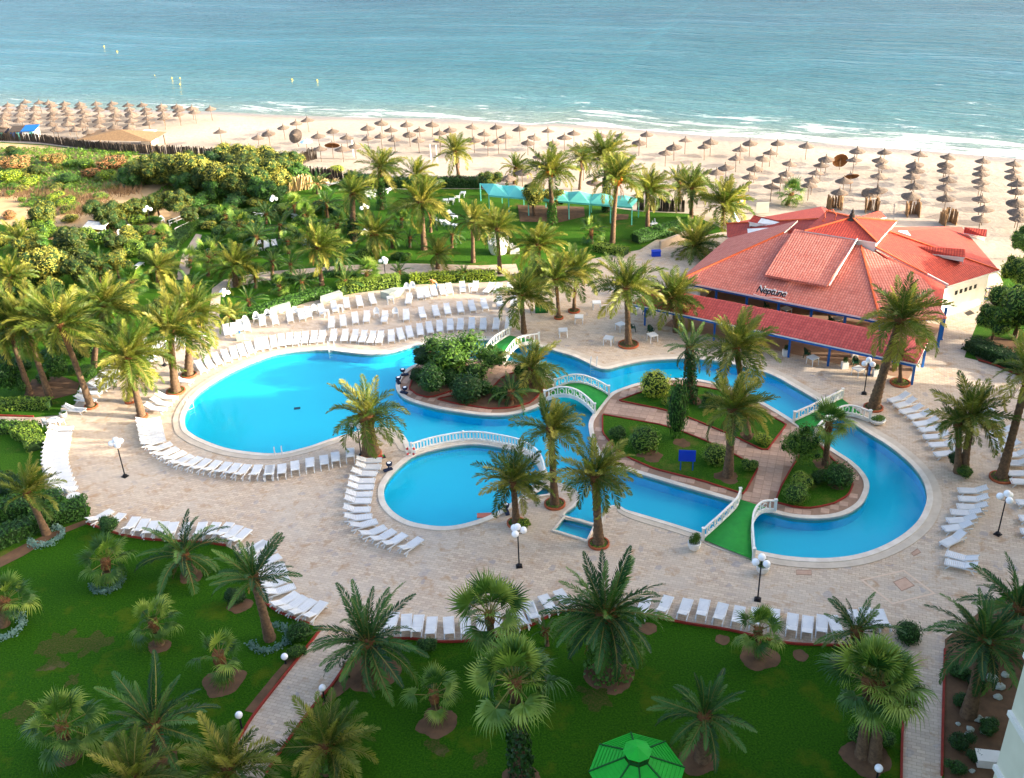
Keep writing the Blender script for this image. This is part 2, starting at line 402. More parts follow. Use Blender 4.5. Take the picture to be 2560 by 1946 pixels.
# ------------------------------------------------------------------ pool, deck and ground outlines
mouter = [(640,904,.95),(602,920,.95),(560,941,.95),(523,964,.95),(495,986,.95),(475,1012,.95),(462,1043,.95),(466,1072,.95),(480,1086,.95),(507,1101,.95),(564,1122,.9),(633,1133,.9),(697,1135,.8),(767,1120,.8),(817,1103,.8),(878,1084,.8),(909,1076,.9),(944,1071,1),(976,1073,1),(1004,1085,1),(1020,1105,1),(1025,1121,.8),
 (1040,1124,.22),(1083,1112,.22),(1147,1100,.22),(1194,1098,.22),(1240,1104,.22),(1300,1117,.22),(1345,1142,.22),(1366,1175,.22),(1372,1203,.22),(1384,1207,.3),(1398,1209,.35),(1426,1219,.35),(1443,1231,.4),(1449,1248,.4),(1435,1268,.4),(1411,1290,.35),(1450,1300,.3),(1487,1310,.3),(1503,1304,.3),(1506,1285,.3),(1523,1268,.35),(1548,1267,.4),(1566,1277,.6),(1600,1287,.8),(1680,1311,.8),(1757,1336,.8),
 (1800,1355,.8),(1885,1377,1),(1955,1391,1),(2018,1397,1),(2082,1397,1),(2145,1388,1),(2202,1369,1),(2256,1339,1),(2294,1304,1),(2313,1266,1),(2316,1234,1),(2303,1196,1),(2269,1155,1),(2218,1114,1),(2161,1079,1),(2100,1038,1),(2037,999,1),(1987,970,1),(1939,943,1),(1895,927,1),(1810,908,1),(1728,899,1),(1652,901,1),(1604,905,1),(1557,915,1),(1519,924,1),(1493,921,1),(1462,905,1),(1430,891,1),(1398,882,1),(1350,868,.9),(1303,858,.9),(1250,853,.9),(1180,852,.9),(1110,857,.9),(1061,863,.9),(1036,866,.9),(988,880,.9),(950,886,.9),(909,887,.9),(862,882,.9),(817,877,.9),(751,879,.9),(688,888,.9)]
isl1 = [(1039,913),(1004,936),(990,961),(995,983),(1020,1002),(1083,1021),(1147,1032),(1210,1040),(1273,1039),(1335,1022),(1374,1000),(1389,977),(1380,951),(1367,936),(1345,920),(1300,908),(1240,903),(1170,898),(1100,900)]
isl2 = [(1522,989),(1557,972),(1604,958),(1677,948),(1740,950),(1800,962),(1850,980),(1898,1002),(1983,1053),(2050,1101),(2088,1128),(2129,1155),(2158,1183),(2172,1209),(2170,1234),(2151,1266),(2107,1290),(2050,1299),(1987,1296),(1936,1285),(1885,1271),(1835,1256),(1760,1234),(1683,1212),(1557,1174),(1519,1158),(1490,1130),(1476,1095),(1472,1060),(1486,1033)]
kid = [(1034,1143),(1004,1165),(979,1190),(963,1215),(960,1234),(966,1260),(988,1285),(1026,1306),(1083,1317),(1131,1317),(1178,1307),(1226,1290),(1273,1263),(1300,1243),(1340,1222),(1352,1200),(1350,1180),(1334,1155),(1296,1132),(1240,1119),(1194,1113),(1147,1115),(1083,1127)]
def dens(pts, n=5):
    base = [Vector((*P(a[0], a[1]).xy, a[2] if len(a) > 2 else 0)) for a in pts]
    l = crom(base, n); return [Vector((p.x, p.y, 0)) for p in l], [p.z for p in l]
mo, mw = dens(mouter, 5)
if area2(mo) < 0: mo.reverse(); mw.reverse()
i1 = ccw(dens(isl1)[0]); i2 = ccw(dens(isl2)[0]); kd = ccw(dens(kid)[0])
f1 = ccw(PL([(1412,1296),(1484,1316),(1467,1352),(1386,1327)])); f2 = ccw(PL([(1306,1224),(1368,1217),(1373,1238),(1318,1246)]))

deck_px = [(560,812),(600,800),(640,790),(700,773),(760,757),(820,745),(880,735),(940,727),(990,722),(1040,712),(1150,708),(1250,705),(1330,690),(1420,660),(1520,640),(1600,625),(1640,600),(1760,590),(1900,560),(2200,575),(2440,640),(2500,690),(2508,708),(2490,760),(2446,800),(2420,866),(2411,894),(2446,902),(2490,915),(2550,941),(2640,985),(2700,1200),(2700,1380),(2600,1440),(2470,1510),(2398,1575),(2362,1623),(2357,1794),(2354,1960),(2350,2100),(2240,2100),(2253,1960),(2256,1826),(2269,1642),(2230,1622),(2082,1615),(1965,1609),(1823,1577),(1715,1560),(1620,1541),(1500,1526),(1417,1529),(1373,1542),(1316,1571),(1220,1598),(1144,1606),(1093,1606),(1020,1598),(940,1602),(905,1612),(868,1658),(830,1715),(782,1769),(719,1855),(659,1943),(560,2100),(430,2100),(530,1946),(602,1842),(640,1782),(757,1633),(805,1571),(775,1562),(745,1551),(703,1534),(672,1516),(656,1497),(650,1465),(640,1430),(615,1392),(567,1366),(519,1359),(430,1353),(371,1350),(304,1339),(219,1311),(222,1290),(228,1269),(180,1250),(112,1222),(103,1158),(114,1101),(120,1063),(80,1062),(-80,1060),(-80,1040),(90,1044),(152,1038),(152,1021),(187,1012),(203,967),(241,939),(263,920),(317,885),(348,869),(380,853),(443,828),(494,818),(519,809),(526,760),(530,722),(560,700),(660,680),(880,663),(1020,659),(1200,664),(1290,660),(1300,690),(1250,691),(1100,685),(880,686),(660,702),(570,722),(552,740),(548,790)]
deck = ccw(PL(deck_px))
mb = MB()
mb.sheet(deck, .004, holes=[offset(mo, .1), offset(kd, .08), offset(f1, .08), offset(f2, .08)])
dk = struct('pool_terrace', mb, M['pavers'])

sand_px = [(-700,330),(-300,335),(0,353),(111,359),(222,373),(348,383),(459,388),(580,393),(700,400),(757,415),(790,432),(868,454),(925,467),(1020,471),(1115,469),(1204,470),(1300,480),(1450,503),(1590,525),(1725,531),(1770,552),(1820,575),(1900,552),(2200,570),(2440,635),(2500,688),(2530,690),(2560,660),(2700,625),(3000,600),(3600,600)]
inl = PL(sand_px)
# land behind the beach: everything south of the sand line
land = ccw([p+Vector((0, 1.2, 0)) for p in inl]+[Vector((420, 60, 0)), Vector((420, -60, 0)), Vector((-420, -60, 0)), Vector((-420, 150, 0))])
hp = [p.xy for p in mo+kd+f1]; hull = ccw(offset(ccw([Vector((*hp[i], 0)) for i in convex_hull_2d(hp)]), .4))
mb = MB(); mb.sheet(land, -.004, holes=[hull]); gr = struct('garden_ground', mb, M['garden'])

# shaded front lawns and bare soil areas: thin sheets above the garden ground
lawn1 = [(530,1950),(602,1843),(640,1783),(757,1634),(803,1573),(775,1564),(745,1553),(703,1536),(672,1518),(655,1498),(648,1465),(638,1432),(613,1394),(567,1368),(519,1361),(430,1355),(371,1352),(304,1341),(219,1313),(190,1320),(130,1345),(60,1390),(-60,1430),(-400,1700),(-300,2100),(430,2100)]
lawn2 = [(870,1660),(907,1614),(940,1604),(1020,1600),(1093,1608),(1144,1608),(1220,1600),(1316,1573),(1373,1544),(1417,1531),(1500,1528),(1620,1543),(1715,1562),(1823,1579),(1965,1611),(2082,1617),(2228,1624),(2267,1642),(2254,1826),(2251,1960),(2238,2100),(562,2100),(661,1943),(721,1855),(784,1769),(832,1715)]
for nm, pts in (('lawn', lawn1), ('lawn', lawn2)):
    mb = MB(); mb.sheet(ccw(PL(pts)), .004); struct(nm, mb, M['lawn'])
mb = MB()
def blob(cx, cy, rx, n=48, jit=.2):
    c = P(cx, cy); s = rx/pxm(c); sd_ = random.random()*99
    return [c+Vector((math.cos(a), math.sin(a), 0))*s*(1+2.2*jit*noise.noise(Vector((math.cos(a)*1.3, math.sin(a)*1.3, sd_)))+jit*.7*noise.noise(Vector((math.cos(a)*5, math.sin(a)*5, sd_)))) for a in [2*math.pi*i/n for i in range(n)]]
soil_sheets = MB(); sz_ = .008
for cx, cy, rx in [(1522,1690,60),(1093,1806,48),(935,1690,60),(399,1615,28),(561,1703,50),(177,1886,38),(402,1905,48),(478,1440,30),(1744,1900,50),(1302,1945,44),(2165,1895,60),(1896,1645,48),(1620,1572,22),(1806,1600,18),(600,1515,30),(2000,1640,20),(2000,1641,18)]:
    sz_ += .0012; soil_sheets.sheet(ccw(blob(cx, cy, rx, jit=.12)), sz_)
for pts in ([(634,1784),(700,1695),(750,1634),(730,1638),(685,1688),(612,1778)], [(0,1395),(60,1362),(130,1332),(215,1300),(218,1311),(130,1346),(60,1390),(0,1420)],
            [(2362,1600),(2450,1530),(2600,1470),(2650,1700),(2600,2100),(2360,2100),(2360,1800)], [(870,1660),(900,1640),(960,1650),(850,1740),(800,1770),(835,1715)],
            [(2446,905),(2490,918),(2560,948),(2640,990),(2640,900),(2560,860),(2480,840),(2425,872)], [(60,990),(130,1000),(190,985),(200,960),(150,940),(80,950)],
            [(1294,513),(1460,518),(1462,542),(1400,557),(1300,555)], [(1530,535),(1572,537),(1570,549),(1540,552)]):
    sz_ += .0012; soil_sheets.sheet(ccw(PL(pts)), sz_)
struct('planting_soil', soil_sheets, M['soil'])
mb = MB()
for k_, (cx, cy, rx) in enumerate([(150,1606,46),(232,1612,34),(135,1660,24),(182,1700,18),(1080,1870,26),(1200,1900,22),(1700,1900,40),(60,1780,30),(1480,1735,36)]): mb.sheet(ccw(blob(cx, cy, rx, jit=.5)), .006+.001*k_)
struct('worn_lawn_patch', mb, M['worn'])
# dry dune ground at the left
mb = MB()
for pts in ([(-300,352),(0,358),(111,364),(222,379),(348,389),(459,394),(560,400),(560,470),(520,520),(420,560),(330,590),(230,600),(120,600),(0,560),(-300,560)],):
    mb.sheet(ccw(PL(pts)), .006)
struct('dune_ground', mb, M['drysoil'])
mb = MB(); mb.sheet(ccw(PL([(455,640),(490,585),(505,588),(482,645),(470,700),(440,700)])), .014); struct('garden_path', mb, M['concrete'])

# pools
def ring(mbx, a, b, z0, zt, za=None, mi=0):
    N = len(a)
    vs = [Vector((p.x, p.y, zt)) for p in a]+[Vector((p.x, p.y, zt)) for p in b]+[Vector((p.x, p.y, za if za is not None else z0)) for p in a]+[Vector((p.x, p.y, z0)) for p in b]
    fs = []
    for i in range(N):
        j = (i+1) % N
        fs += [(i, N+i, N+j, j), (2*N+i, i, j, 2*N+j), (N+i, 3*N+i, 3*N+j, N+j)]
    mbx.add(vs, fs, mi)
def wallring(mbx, a, z0, z1):
    N = len(a); mbx.add([Vector((p.x, p.y, z0)) for p in a]+[Vector((p.x, p.y, z1)) for p in a], [(i, (i+1) % N, N+(i+1) % N, N+i) for i in range(N)])
wat = -.10
mb = MB(); mb.sheet(mo, -.95); mb.sheet(kd, -.5); mb.sheet(f1, -.45); mb.sheet(f2, -.35); struct('pool_floor', mb, M['poolfloor'])
mb = MB(); wallring(mb, mo, -.95, .02); wallring(mb, i1[::-1], -.95, .02); wallring(mb, i2[::-1], -.95, .02); wallring(mb, kd, -.5, .02); wallring(mb, f1, -.5, .02); wallring(mb, f2, -.4, .02)
struct('pool_wall', mb, M['poolwall'])
mb = MB(); mb.sheet(mo, wat, holes=[i1, i2]); struct('lagoon_water', mb, M['poolwater'])
mb = MB(); mb.sheet(kd, wat); struct('paddling_pool_water', mb, M['poolwater'])
mb = MB(); mb.sheet(f1, wat+.02); mb.sheet(f2, wat+.02); struct('plunge_water', mb, M['poolwater'])
mb = MB(); inner = offset(mo, [x*.42 for x in mw]); outer = offset(mo, mw)
ring(mb, mo, inner, 0, .09, -.3); kw = []
for p in kd:      # narrow where the divider stands
    dmin = min((p-q).length for q in mo[::3]); kw.append(.18 if dmin < .9 else .45)
ring(mb, kd, offset(kd, kw), 0, .09, -.3); ring(mb, f1, offset(f1, .22), 0, .12, -.3); ring(mb, f2, offset(f2, .2), 0, .14, -.3)
ring(mb, i1, offset(i1, -.38), 0, .10, -.3); ring(mb, i2, offset(i2, -.38), 0, .10, -.3)
struct('pool_coping', mb, M['coping'])
mb = MB(); ring(mb, inner, outer, 0, .05); struct('coping_apron', mb, M['coping2'])

# islands: tiled walks, edged beds
beds = {1: [[(1025,974),(1045,989),(1074,996),(1128,980),(1165,957),(1195,930),(1150,912),(1075,915),(1035,940)],
            [(1096,1000),(1147,1012),(1226,1024),(1283,1021),(1326,1008),(1358,978),(1355,955),(1330,938),(1285,934),(1255,948),(1232,972),(1170,985)]],
        2: [[(1550,1004),(1600,985),(1668,968),(1740,968),(1800,979),(1880,1020),(1964,1064),(1914,1130),(1845,1097),(1816,1084),(1715,1043),(1664,1027)],
            [(1508,1040),(1649,1065),(1706,1083),(1766,1107),(1839,1142),(1861,1155),(1894,1171),(1858,1237),(1763,1206),(1636,1174),(1572,1146),(1545,1128),(1508,1085)],
            [(1940,1258),(1993,1271),(2031,1272),(2082,1261),(2118,1241),(2130,1216),(2122,1192),(2082,1154),(2050,1120),(2018,1114),(1980,1174),(1955,1218)]]}
tile_me = MB(); tile_me.box((0, 0, 0), (.57, .57, .03)); tile_me = tile_me.mesh('tile', M['tile'])
for k, il in ((1, i1), (2, i2)):
    bl = [ccw(resample(PL(b), .6, True)) for b in beds[k]]
    mb = MB(); mb.sheet(offset(il, -.35), .05); isl = struct('island_walk', mb, M['tilejoint'])
    mb = MB()
    for b in bl: mb.sheet(b, .085)
    struct('island_bed', mb, M['garden'] if k == 2 else M['soil'])
    if k == 2:
        mb = MB()
        for cx, cy, rx in [(1625,1140,30),(1612,1112,24),(1705,1110,20),(1820,1195,30),(1872,1092,18),(2062,1162,24),(2092,1218,18),(1990,1248,16),(1740,1005,20)]:
            mb.sheet(ccw(blob(cx, cy, rx, jit=.25)), .092+.0011*(cx % 9))
        struct('bed_soil', mb, M['soil'])
    mb = MB()
    for b in bl: ring(mb, offset(b, .0), offset(b, .11), .04, .16, .05)
    struct('bed_kerb', mb, M['kerb'])
    xs = [p.x for p in il]; ys = [p.y for p in il]; ins = offset(il, -.68); bo = [offset(b, .36) for b in bl]
    ang = R(-20); ca, sa = math.cos(ang), math.sin(ang); cnt = 0; c0 = Vector((sum(xs)/len(xs), sum(ys)/len(ys), 0)); rest = MB()
    for a in range(-45, 46):
        for b_ in range(-45, 46):
            q = c0+Vector((ca*a*.6-sa*b_*.6, sa*a*.6+ca*b_*.6, 0))
            if not inside(q, ins) or any(inside(q, x) for x in bo): continue
            zt = .055+random.uniform(-.004, .006)
            if cnt < 300: link('tile', tile_me, isl, (q.x, q.y, zt), (0, 0, ang)); cnt += 1
            else: rest.box((q.x, q.y, zt), (.57, .57, .03), ang)
    if rest.v: o = rest.obj('tile_field', M['tile'], isl); o['kind'] = 'stuff'

# red kerbs along the lawns
for pts in ([(652,1470),(656,1497),(672,1516),(703,1534),(745,1551),(775,1562)], [(805,1571),(757,1633),(640,1782),(602,1842),(530,1946)], [(868,1658),(830,1715),(782,1769),(719,1855),(659,1943)],
            [(304,1339),(371,1350),(430,1353),(519,1359),(567,1366)], [(219,1311),(304,1339)], [(940,1602),(1020,1598),(1093,1606),(1144,1606),(1220,1598),(1316,1571),(1373,1542),(1417,1529),(1500,1526),(1620,1541),(1715,1560),(1823,1577),(1965,1609),(2082,1615),(2225,1622)],
            [(2362,1625),(2357,1794),(2354,1950)], [(2269,1645),(2256,1826),(2253,1950)], [(2446,902),(2490,915),(2550,941),(2600,965)], [(-10,1040),(90,1043)]):
    l = resample(crom(PL(pts), 4, False), .5); mb = MB()
    for a, b in zip(l, l[1:]): mb.bar(a+Vector((0, 0, .05)), b+Vector((0, 0, .05)), .12, .16)
    o = mb.obj('lawn_kerb', M['kerb']); o['kind'] = 'structure'

# ------------------------------------------------------------------ beach and sea
shore_px = [(-900,215),(-400,238),(0,262),(222,268),(380,272),(538,277),(700,284),(820,287),(957,291),(1147,296),(1340,307),(1398,303),(1588,320),(1778,337),(1940,343),(2145,362),(2335,373),(2560,392),(2900,430),(3400,520)]
shore = resample(crom(PL(shore_px, -.2), 6, False), 2.5)
NS = Vector((.352, .936, 0)); N = len(shore)
sd_in = [-1, 0, 1, 2.5, 4, 6, 9, 13, 20, 30, 45, 70, 110]
mb = MB(); uvs = []
cols_ = [-60, -25, -10, -4, -1.5, 0, 1, 2, 3.5, 5, 7, 10, 14, 20, 28, 38, 50, 65, 85, 110]
for p in shore:
    for s_ in cols_:
        q = p-NS*s_
        z = -.2+(.26*(1-math.exp(-s_/6)) if s_ > 0 else s_*.07)
        if s_ >= 28: z = .012
        nn = noise.noise(Vector((q.x*.09, q.y*.16, 0)))*.16+noise.noise(Vector((q.x*.4, q.y*.5, 3)))*.05
        if 3 < s_ < 28: z += nn*min(1, (s_-3)/6)*.6
        if s_ >= 28: z = .03+max(-.02, nn*.3)
        mb.v.append((q.x, q.y, z)); uvs.append((q.x, s_))
K = len(cols_)
for i in range(N-1):
    for k in range(K-1):
        a = shore[i]-NS*cols_[k+1]; 
        mb.f.append((i*K+k, i*K+k+1, (i+1)*K+k+1, (i+1)*K+k)); mb.m.append(0)
# keep the sand on the sea side of the garden line
landloop = ccw([p for p in inl]+[Vector((420, 60, 0)), Vector((420, -60, 0)), Vector((-420, -60, 0)), Vector((-420, 150, 0))])
keep = []
for f in mb.f:
    c = sum((Vector(mb.v[i]) for i in f), Vector())/4
    if not any(inside(Vector(mb.v[i]), landloop) for i in f): keep.append(f)
mb.f = keep; mb.m = [0]*len(keep)
me = mb.mesh('beach_sand', M['sand'], True)
uvl = me.uv_layers.new(name='UVMap')
for lp in me.loops: uvl.data[lp.index].uv = uvs[lp.vertex_index]
o = link('beach_sand', me); o['kind'] = 'structure'
# fill between the last grid rows and the garden line is the same sand, lying just under it
mb = MB(); mb.sheet(ccw([p+Vector((0, -.6, 0)) for p in inl]+[Vector((300, 120, 0)), Vector((70, 132, 0)), Vector((0, 160, 0)), Vector((-100, 190, 0)), Vector((-420, 330, 0))]), .008)
me = mb.mesh('beach_inner', M['sand']); uvl = me.uv_layers.new(name='UVMap')
for lp in me.loops: uvl.data[lp.index].uv = (0, 60)
o = link('beach_inner', me); o['kind'] = 'structure'

mb = MB(); uvs = []
srows = [-4, -2, 0]+[i*.8 for i in range(1, 60)]+[48+i*1.5 for i in range(1, 120)]+[228+i*6 for i in range(1, 40)]+[500, 700, 1200, 2500, 6000]
step = 4; sh = shore[::1]
ends = [shore[0]+(shore[0]-shore[4]).normalized()*900, *shore, shore[-1]+Vector((1, -.3, 0)).normalized()*900]
for p in ends:
    for s_ in srows:
        q = p+NS*s_; t = p.x*.03
        ph = noise.noise(Vector((p.x*.012, s_*.02, 1)))*2.2
        amp = .16*min(1, max(0, (s_+1)/8))*max(.25, 1-s_/260) if s_ < 400 else 0
        mod = max(0, noise.noise(Vector((p.x*.010, s_*.035, 7)))+.25)
        cst = max(0, math.sin(s_/9.5*2*math.pi/1.6+ph*3))**3
        z = -.12+amp*(cst*2.6*mod+noise.noise(Vector((p.x*.08, s_*.25, 2)))*.8)
        if s_ <= 0: z = -.12+s_*.02+noise.noise(Vector((p.x*.05, 0, 0)))*.05
        mb.v.append((q.x, q.y, z)); uvs.append((p.x-s_*.2, s_))
K = len(srows)
for i in range(len(ends)-1):
    for k in range(K-1): mb.f.append((i*K+k, (i+1)*K+k, (i+1)*K+k+1, i*K+k+1)); mb.m.append(0)
me = mb.mesh('sea', M['sea'], True); uvl = me.uv_layers.new(name='UVMap'); arr = []
for lp in me.loops: arr += uvs[lp.vertex_index]
uvl.data.foreach_set('uv', arr)
o = link('sea', me); o['kind'] = 'structure'

# ------------------------------------------------------------------ hotel wing at the right, whose shade lies over the front lawns
t = thing('hotel_wing', 'tall cream rendered hotel wall edge rising beside the rocky planting bed', 'building', (0, 0, 0))
c0 = PY(2484, 1940, 30.0); hx = c0.x
mb = MB(); mb.box((hx+14, 16, 24), (28, 28, 48)); mb.obj('wall', M['cream'], t)
mb = MB(); mb.box((66, 13.2, 21), (40, 66, 42)); mb.obj('wing_wall', M['cream'], t)
mb = MB(); mb.box((hx-.04, 27.6, 24), (.12, .9, 48.2)); mb.obj('corner_pilaster', M['plaster'], t)
for k in range(13):
    mb = MB(); mb.box((hx+.1, 27, 3.2*k+3), (.5, 6.02, .25)); mb.obj('floor_band', M['plaster'], t)

mb = MB(); mb.box((93, 50.8, 12.5), (36, 17, 25)); mb.obj('added_shade_block', M['cream'], t)  # unseen block, added and sized to keep the terrace in shade

# ------------------------------------------------------------------ leaf shapes
def frond_mesh(name, droop, mats, nl=24, ll=.17, wd=.016, vee=.35, taper=True):
    mb = MB(); n = 12; pts = []; p = Vector((0, 0, 0)); tang = []
    for i in range(n+1):
        t_ = i/n; an = -droop*(t_**1.4); d = Vector((math.cos(an), 0, math.sin(an)))
        pts.append(p.copy()); tang.append(d); p = p+d/n
    for i in range(n):
        a, b = pts[i], pts[i+1]; w0 = .010*(1-i/n)+.002; w1 = .010*(1-(i+1)/n)+.002
        mb.add([a+Vector((0, w0, 0)), a-Vector((0, w0, 0)), b-Vector((0, w1, 0)), b+Vector((0, w1, 0)), a-Vector((0, 0, w0)), b-Vector((0, 0, w1))], [(0, 1, 2, 3), (1, 4, 5, 2), (4, 0, 3, 5)], 1)
    for i in range(nl):
        t_ = .10+.90*i/(nl-1); f = t_*n; k = min(n-1, int(f)); q = pts[k].lerp(pts[k+1], f-k); d = tang[k]
        L = ll*(math.sin(math.pi*min(1, .18+t_*.80))**.6)*random.uniform(.85, 1.1)
        nrm = Vector((-d.z, 0, d.x))
        for sg in (-1, 1):
            fa = random.uniform(.62, 1.12)*(1-.25*t_); out = (d*math.sin(1.57-fa)*1.0+Vector((0, sg, 0))*math.sin(fa)).normalized()
            out = (out+nrm*vee*random.uniform(-.3, 1.6)).normalized()
            e = q+out*L-Vector((0, 0, L*.12)); mid = q+out*L*.45; sd_ = d.cross(out).cross(out).normalized()*wd
            mb.add([q, mid+sd_, e, mid-sd_], [(0, 1, 2, 3)], 0)
    return mb.mesh(name, mats)
def fan_mesh(name, mats, nseg=26, pet=.5, droop=.5, spread=2.5):
    mb = MB(); hub = Vector((pet, 0, 0)); mb.bar((0, 0, 0), hub, .018, .014, 1)
    for i in range(nseg):
        a = (i/(nseg-1)-.5)*3.7; L = .52*(1-.10*abs(a))*random.uniform(.86, 1.08)
        d = Vector((math.cos(a), math.sin(a), random.uniform(.02, .22))).normalized(); sd_ = Vector((-d.y, d.x, random.uniform(-.4, .4)))*.021
        mid = hub+d*L*.48+Vector((0, 0, .02*(i % 2))); k1 = hub+d*L*.80+Vector((0, 0, -droop*.10)); e = hub+d*L*1.02+Vector((random.gauss(0, .02), random.gauss(0, .02), -droop*.34*random.uniform(.5, 1.4)))
        mb.add([hub, mid+sd_, k1+sd_*.55, e, k1-sd_*.55, mid-sd_], [(0, 1, 5), (1, 2, 4, 5), (2, 3, 4)], 0)
    return mb.mesh(name, mats)
FR = {'date': [frond_mesh('frond', d, [M['frondA'], M['rachis']], 42, .22, .0118) for d in (.35, .6, .9, 1.25, 1.6, 2.0)],
      'canary': [frond_mesh('frond', d, [M['frondB'], M['rachis']], 38, .155, .012, .24) for d in (.4, .7, 1.0, 1.35, 1.7, 2.1)],
      'fan': [fan_mesh('fan_leaf', [M['frondC'], M['rachis']], 26, random.uniform(.42, .55), d) for d in (.2, .4, .6, .9, 1.2, 1.5)],
      'dry': [frond_mesh('dry_frond', d, [M['dryleaf'], M['dryleaf']], 20, .12, .012) for d in (.5, .8, 1.1)]}
def leaf_cloud(name, mats, n, size, lobes, elong=1.5, flat=1.0):
    mb = MB(); tot = sum(r**2 for *_, r in lobes)
    for x, y, z, r in lobes:
        for _ in range(int(n*r*r/tot)):
            d = Vector((random.gauss(0, 1), random.gauss(0, 1), random.gauss(0, 1))).normalized()
            rr = r*(random.uniform(.72, 1.06) if random.random() < .85 else random.uniform(.95, 1.2))
            q = Vector((x, y, z))+Vector((d.x*rr, d.y*rr, d.z*rr*flat))
            nn = (d+Vector((random.gauss(0, .55), random.gauss(0, .55), random.gauss(0, .55)+.25))).normalized()
            a = nn.orthogonal().normalized(); a = Matrix.Rotation(random.uniform(0, 6.28), 3, nn) @ a; b = nn.cross(a)
            s_ = size*random.uniform(.6, 1.3)
            mb.add([q-a*s_*elong, q-b*s_*.5, q+a*s_*elong, q+b*s_*.5], [(0, 1, 2, 3)])
    return mb.mesh(name, mats)
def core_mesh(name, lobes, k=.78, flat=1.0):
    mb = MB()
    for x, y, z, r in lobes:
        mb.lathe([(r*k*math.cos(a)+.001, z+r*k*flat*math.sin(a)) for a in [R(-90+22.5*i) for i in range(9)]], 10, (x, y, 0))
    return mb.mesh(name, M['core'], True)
def rl(n, spread, r0_, r1_, zs=.6):
    out = [(0, 0, 0, .62)]
    for i in range(n):
        a = random.uniform(0, 6.28); d = random.uniform(.3, 1)*spread
        out.append((math.cos(a)*d, math.sin(a)*d, random.uniform(-.35, .6)*zs, random.uniform(r0_, r1_)))
    return out
CLOUD = {}
def cloud(kind, mat, i):
    key = (kind, mat, i)
    if key not in CLOUD:
        st = random.getstate(); random.seed(i*31+len(kind)*5+len(mat)*3)
        if kind == 'ball': lb = [(0, 0, 0, .94), (.12, .05, .1, .86), (-.1, -.1, 0, .88)]; n, sz = 1100, .075
        elif kind == 'shrub': lb = rl(9, .65, .2, .46); n, sz = 2000, .06
        elif kind == 'tree': lb = rl(26, .80, .16, .40, .9); n, sz = 5200, .042
        elif kind == 'loose': lb = rl(16, .85, .18, .36, .9); n, sz = 3600, .038
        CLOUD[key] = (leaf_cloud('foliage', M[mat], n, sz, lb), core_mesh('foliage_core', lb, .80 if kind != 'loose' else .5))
        random.setstate(st)
    return CLOUD[key]
def shrub(px, py, rpx, mat='leafmid', kind='shrub', label='', name='shrub', cat='shrub', flat=.85, lift=.75, group=None, trunk=None, sx=1):
    """px,py = foot of the plant in the photograph"""
    c = P(px, py); r = rpx/pxm(c); rz = random.uniform(0, 6.28)
    t = thing(name, label, cat, c, rz, group)
    f, k = cloud(kind, mat, random.randrange(3)); zc = r*flat*lift
    if trunk: zc = trunk+r*flat*.75
    link('foliage', f, t, (0, 0, zc), None, (r*sx, r, r*flat)); link('dark_core', k, t, (0, 0, zc), None, (r*sx, r, r*flat))  # second mesh is a solid dark hull, shade put into its colour
    if trunk or kind in ('tree',):
        mb = MB(); hh = zc
        mb.tube([(0, 0, -.05), (.06*r, .03*r, hh*.5), (0, .05*r, hh)], [.09*r, .07*r, .04*r], 7)
        for q in range(4):
            a = q*1.57+random.random(); mb.tube([(.05*r, .03*r, hh*.55), (math.cos(a)*.35*r, math.sin(a)*.35*r, hh*.95), (math.cos(a)*.6*r, math.sin(a)*.6*r, hh*1.15)], [.045*r, .03*r, .012*r], 5)
        mb.obj('trunk', M['bark'], t)
    return t
def hedge(pts, wd, ht, mat, label, name='hedge', dens_=170, group=None, cat='hedge'):
    l = resample(crom(PL(pts), 4, False), .35); o0 = l[0].copy(); t = thing(name, label, cat, o0, 0, group); mb = MB(); ck = MB()
    for i, p in enumerate(l):
        q0 = l[max(0, i-1)]; q1 = l[min(len(l)-1, i+1)]; d = (q1-q0).normalized() if (q1-q0).length > 0 else Vector((1, 0, 0)); nr = Vector((-d.y, d.x, 0))
        h_ = ht*(1+.16*noise.noise(p*.7)); w_ = wd*(1+.2*noise.noise(p*.5+Vector((5, 5, 0))))
        for _ in range(int(dens_*.35*(wd+2*ht)*.5)):
            f = random.random()
            if f < .45: q = p+nr*random.uniform(-.5, .5)*w_+Vector((0, 0, h_*random.uniform(.88, 1.08))); nn = Vector((0, 0, 1))
            else:
                sg = random.choice((-1, 1)); q = p+nr*sg*w_*.5*random.uniform(.85, 1.1)+Vector((0, 0, random.uniform(.05, 1)*h_)); nn = nr*sg
            q += d*random.uniform(-.25, .25); nn = (nn+Vector((random.gauss(0, .5), random.gauss(0, .5), random.gauss(0, .5)+.2))).normalized()
            a = Matrix.Rotation(random.uniform(0, 6.28), 3, nn) @ nn.orthogonal().normalized(); b = nn.cross(a); s_ = random.uniform(.05, .11)
            mb.add([q-o0-a*s_*1.4, q-o0-b*s_*.6, q-o0+a*s_*1.4, q-o0+b*s_*.6], [(0, 1, 2, 3)])
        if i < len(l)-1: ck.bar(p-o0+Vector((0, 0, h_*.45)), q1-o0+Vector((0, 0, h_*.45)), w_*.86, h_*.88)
    mb.obj('foliage', M[mat], t); ck.obj('dark_core', M['core'], t)  # dark bars fill the hedge and stand in for its inner shade
    return t

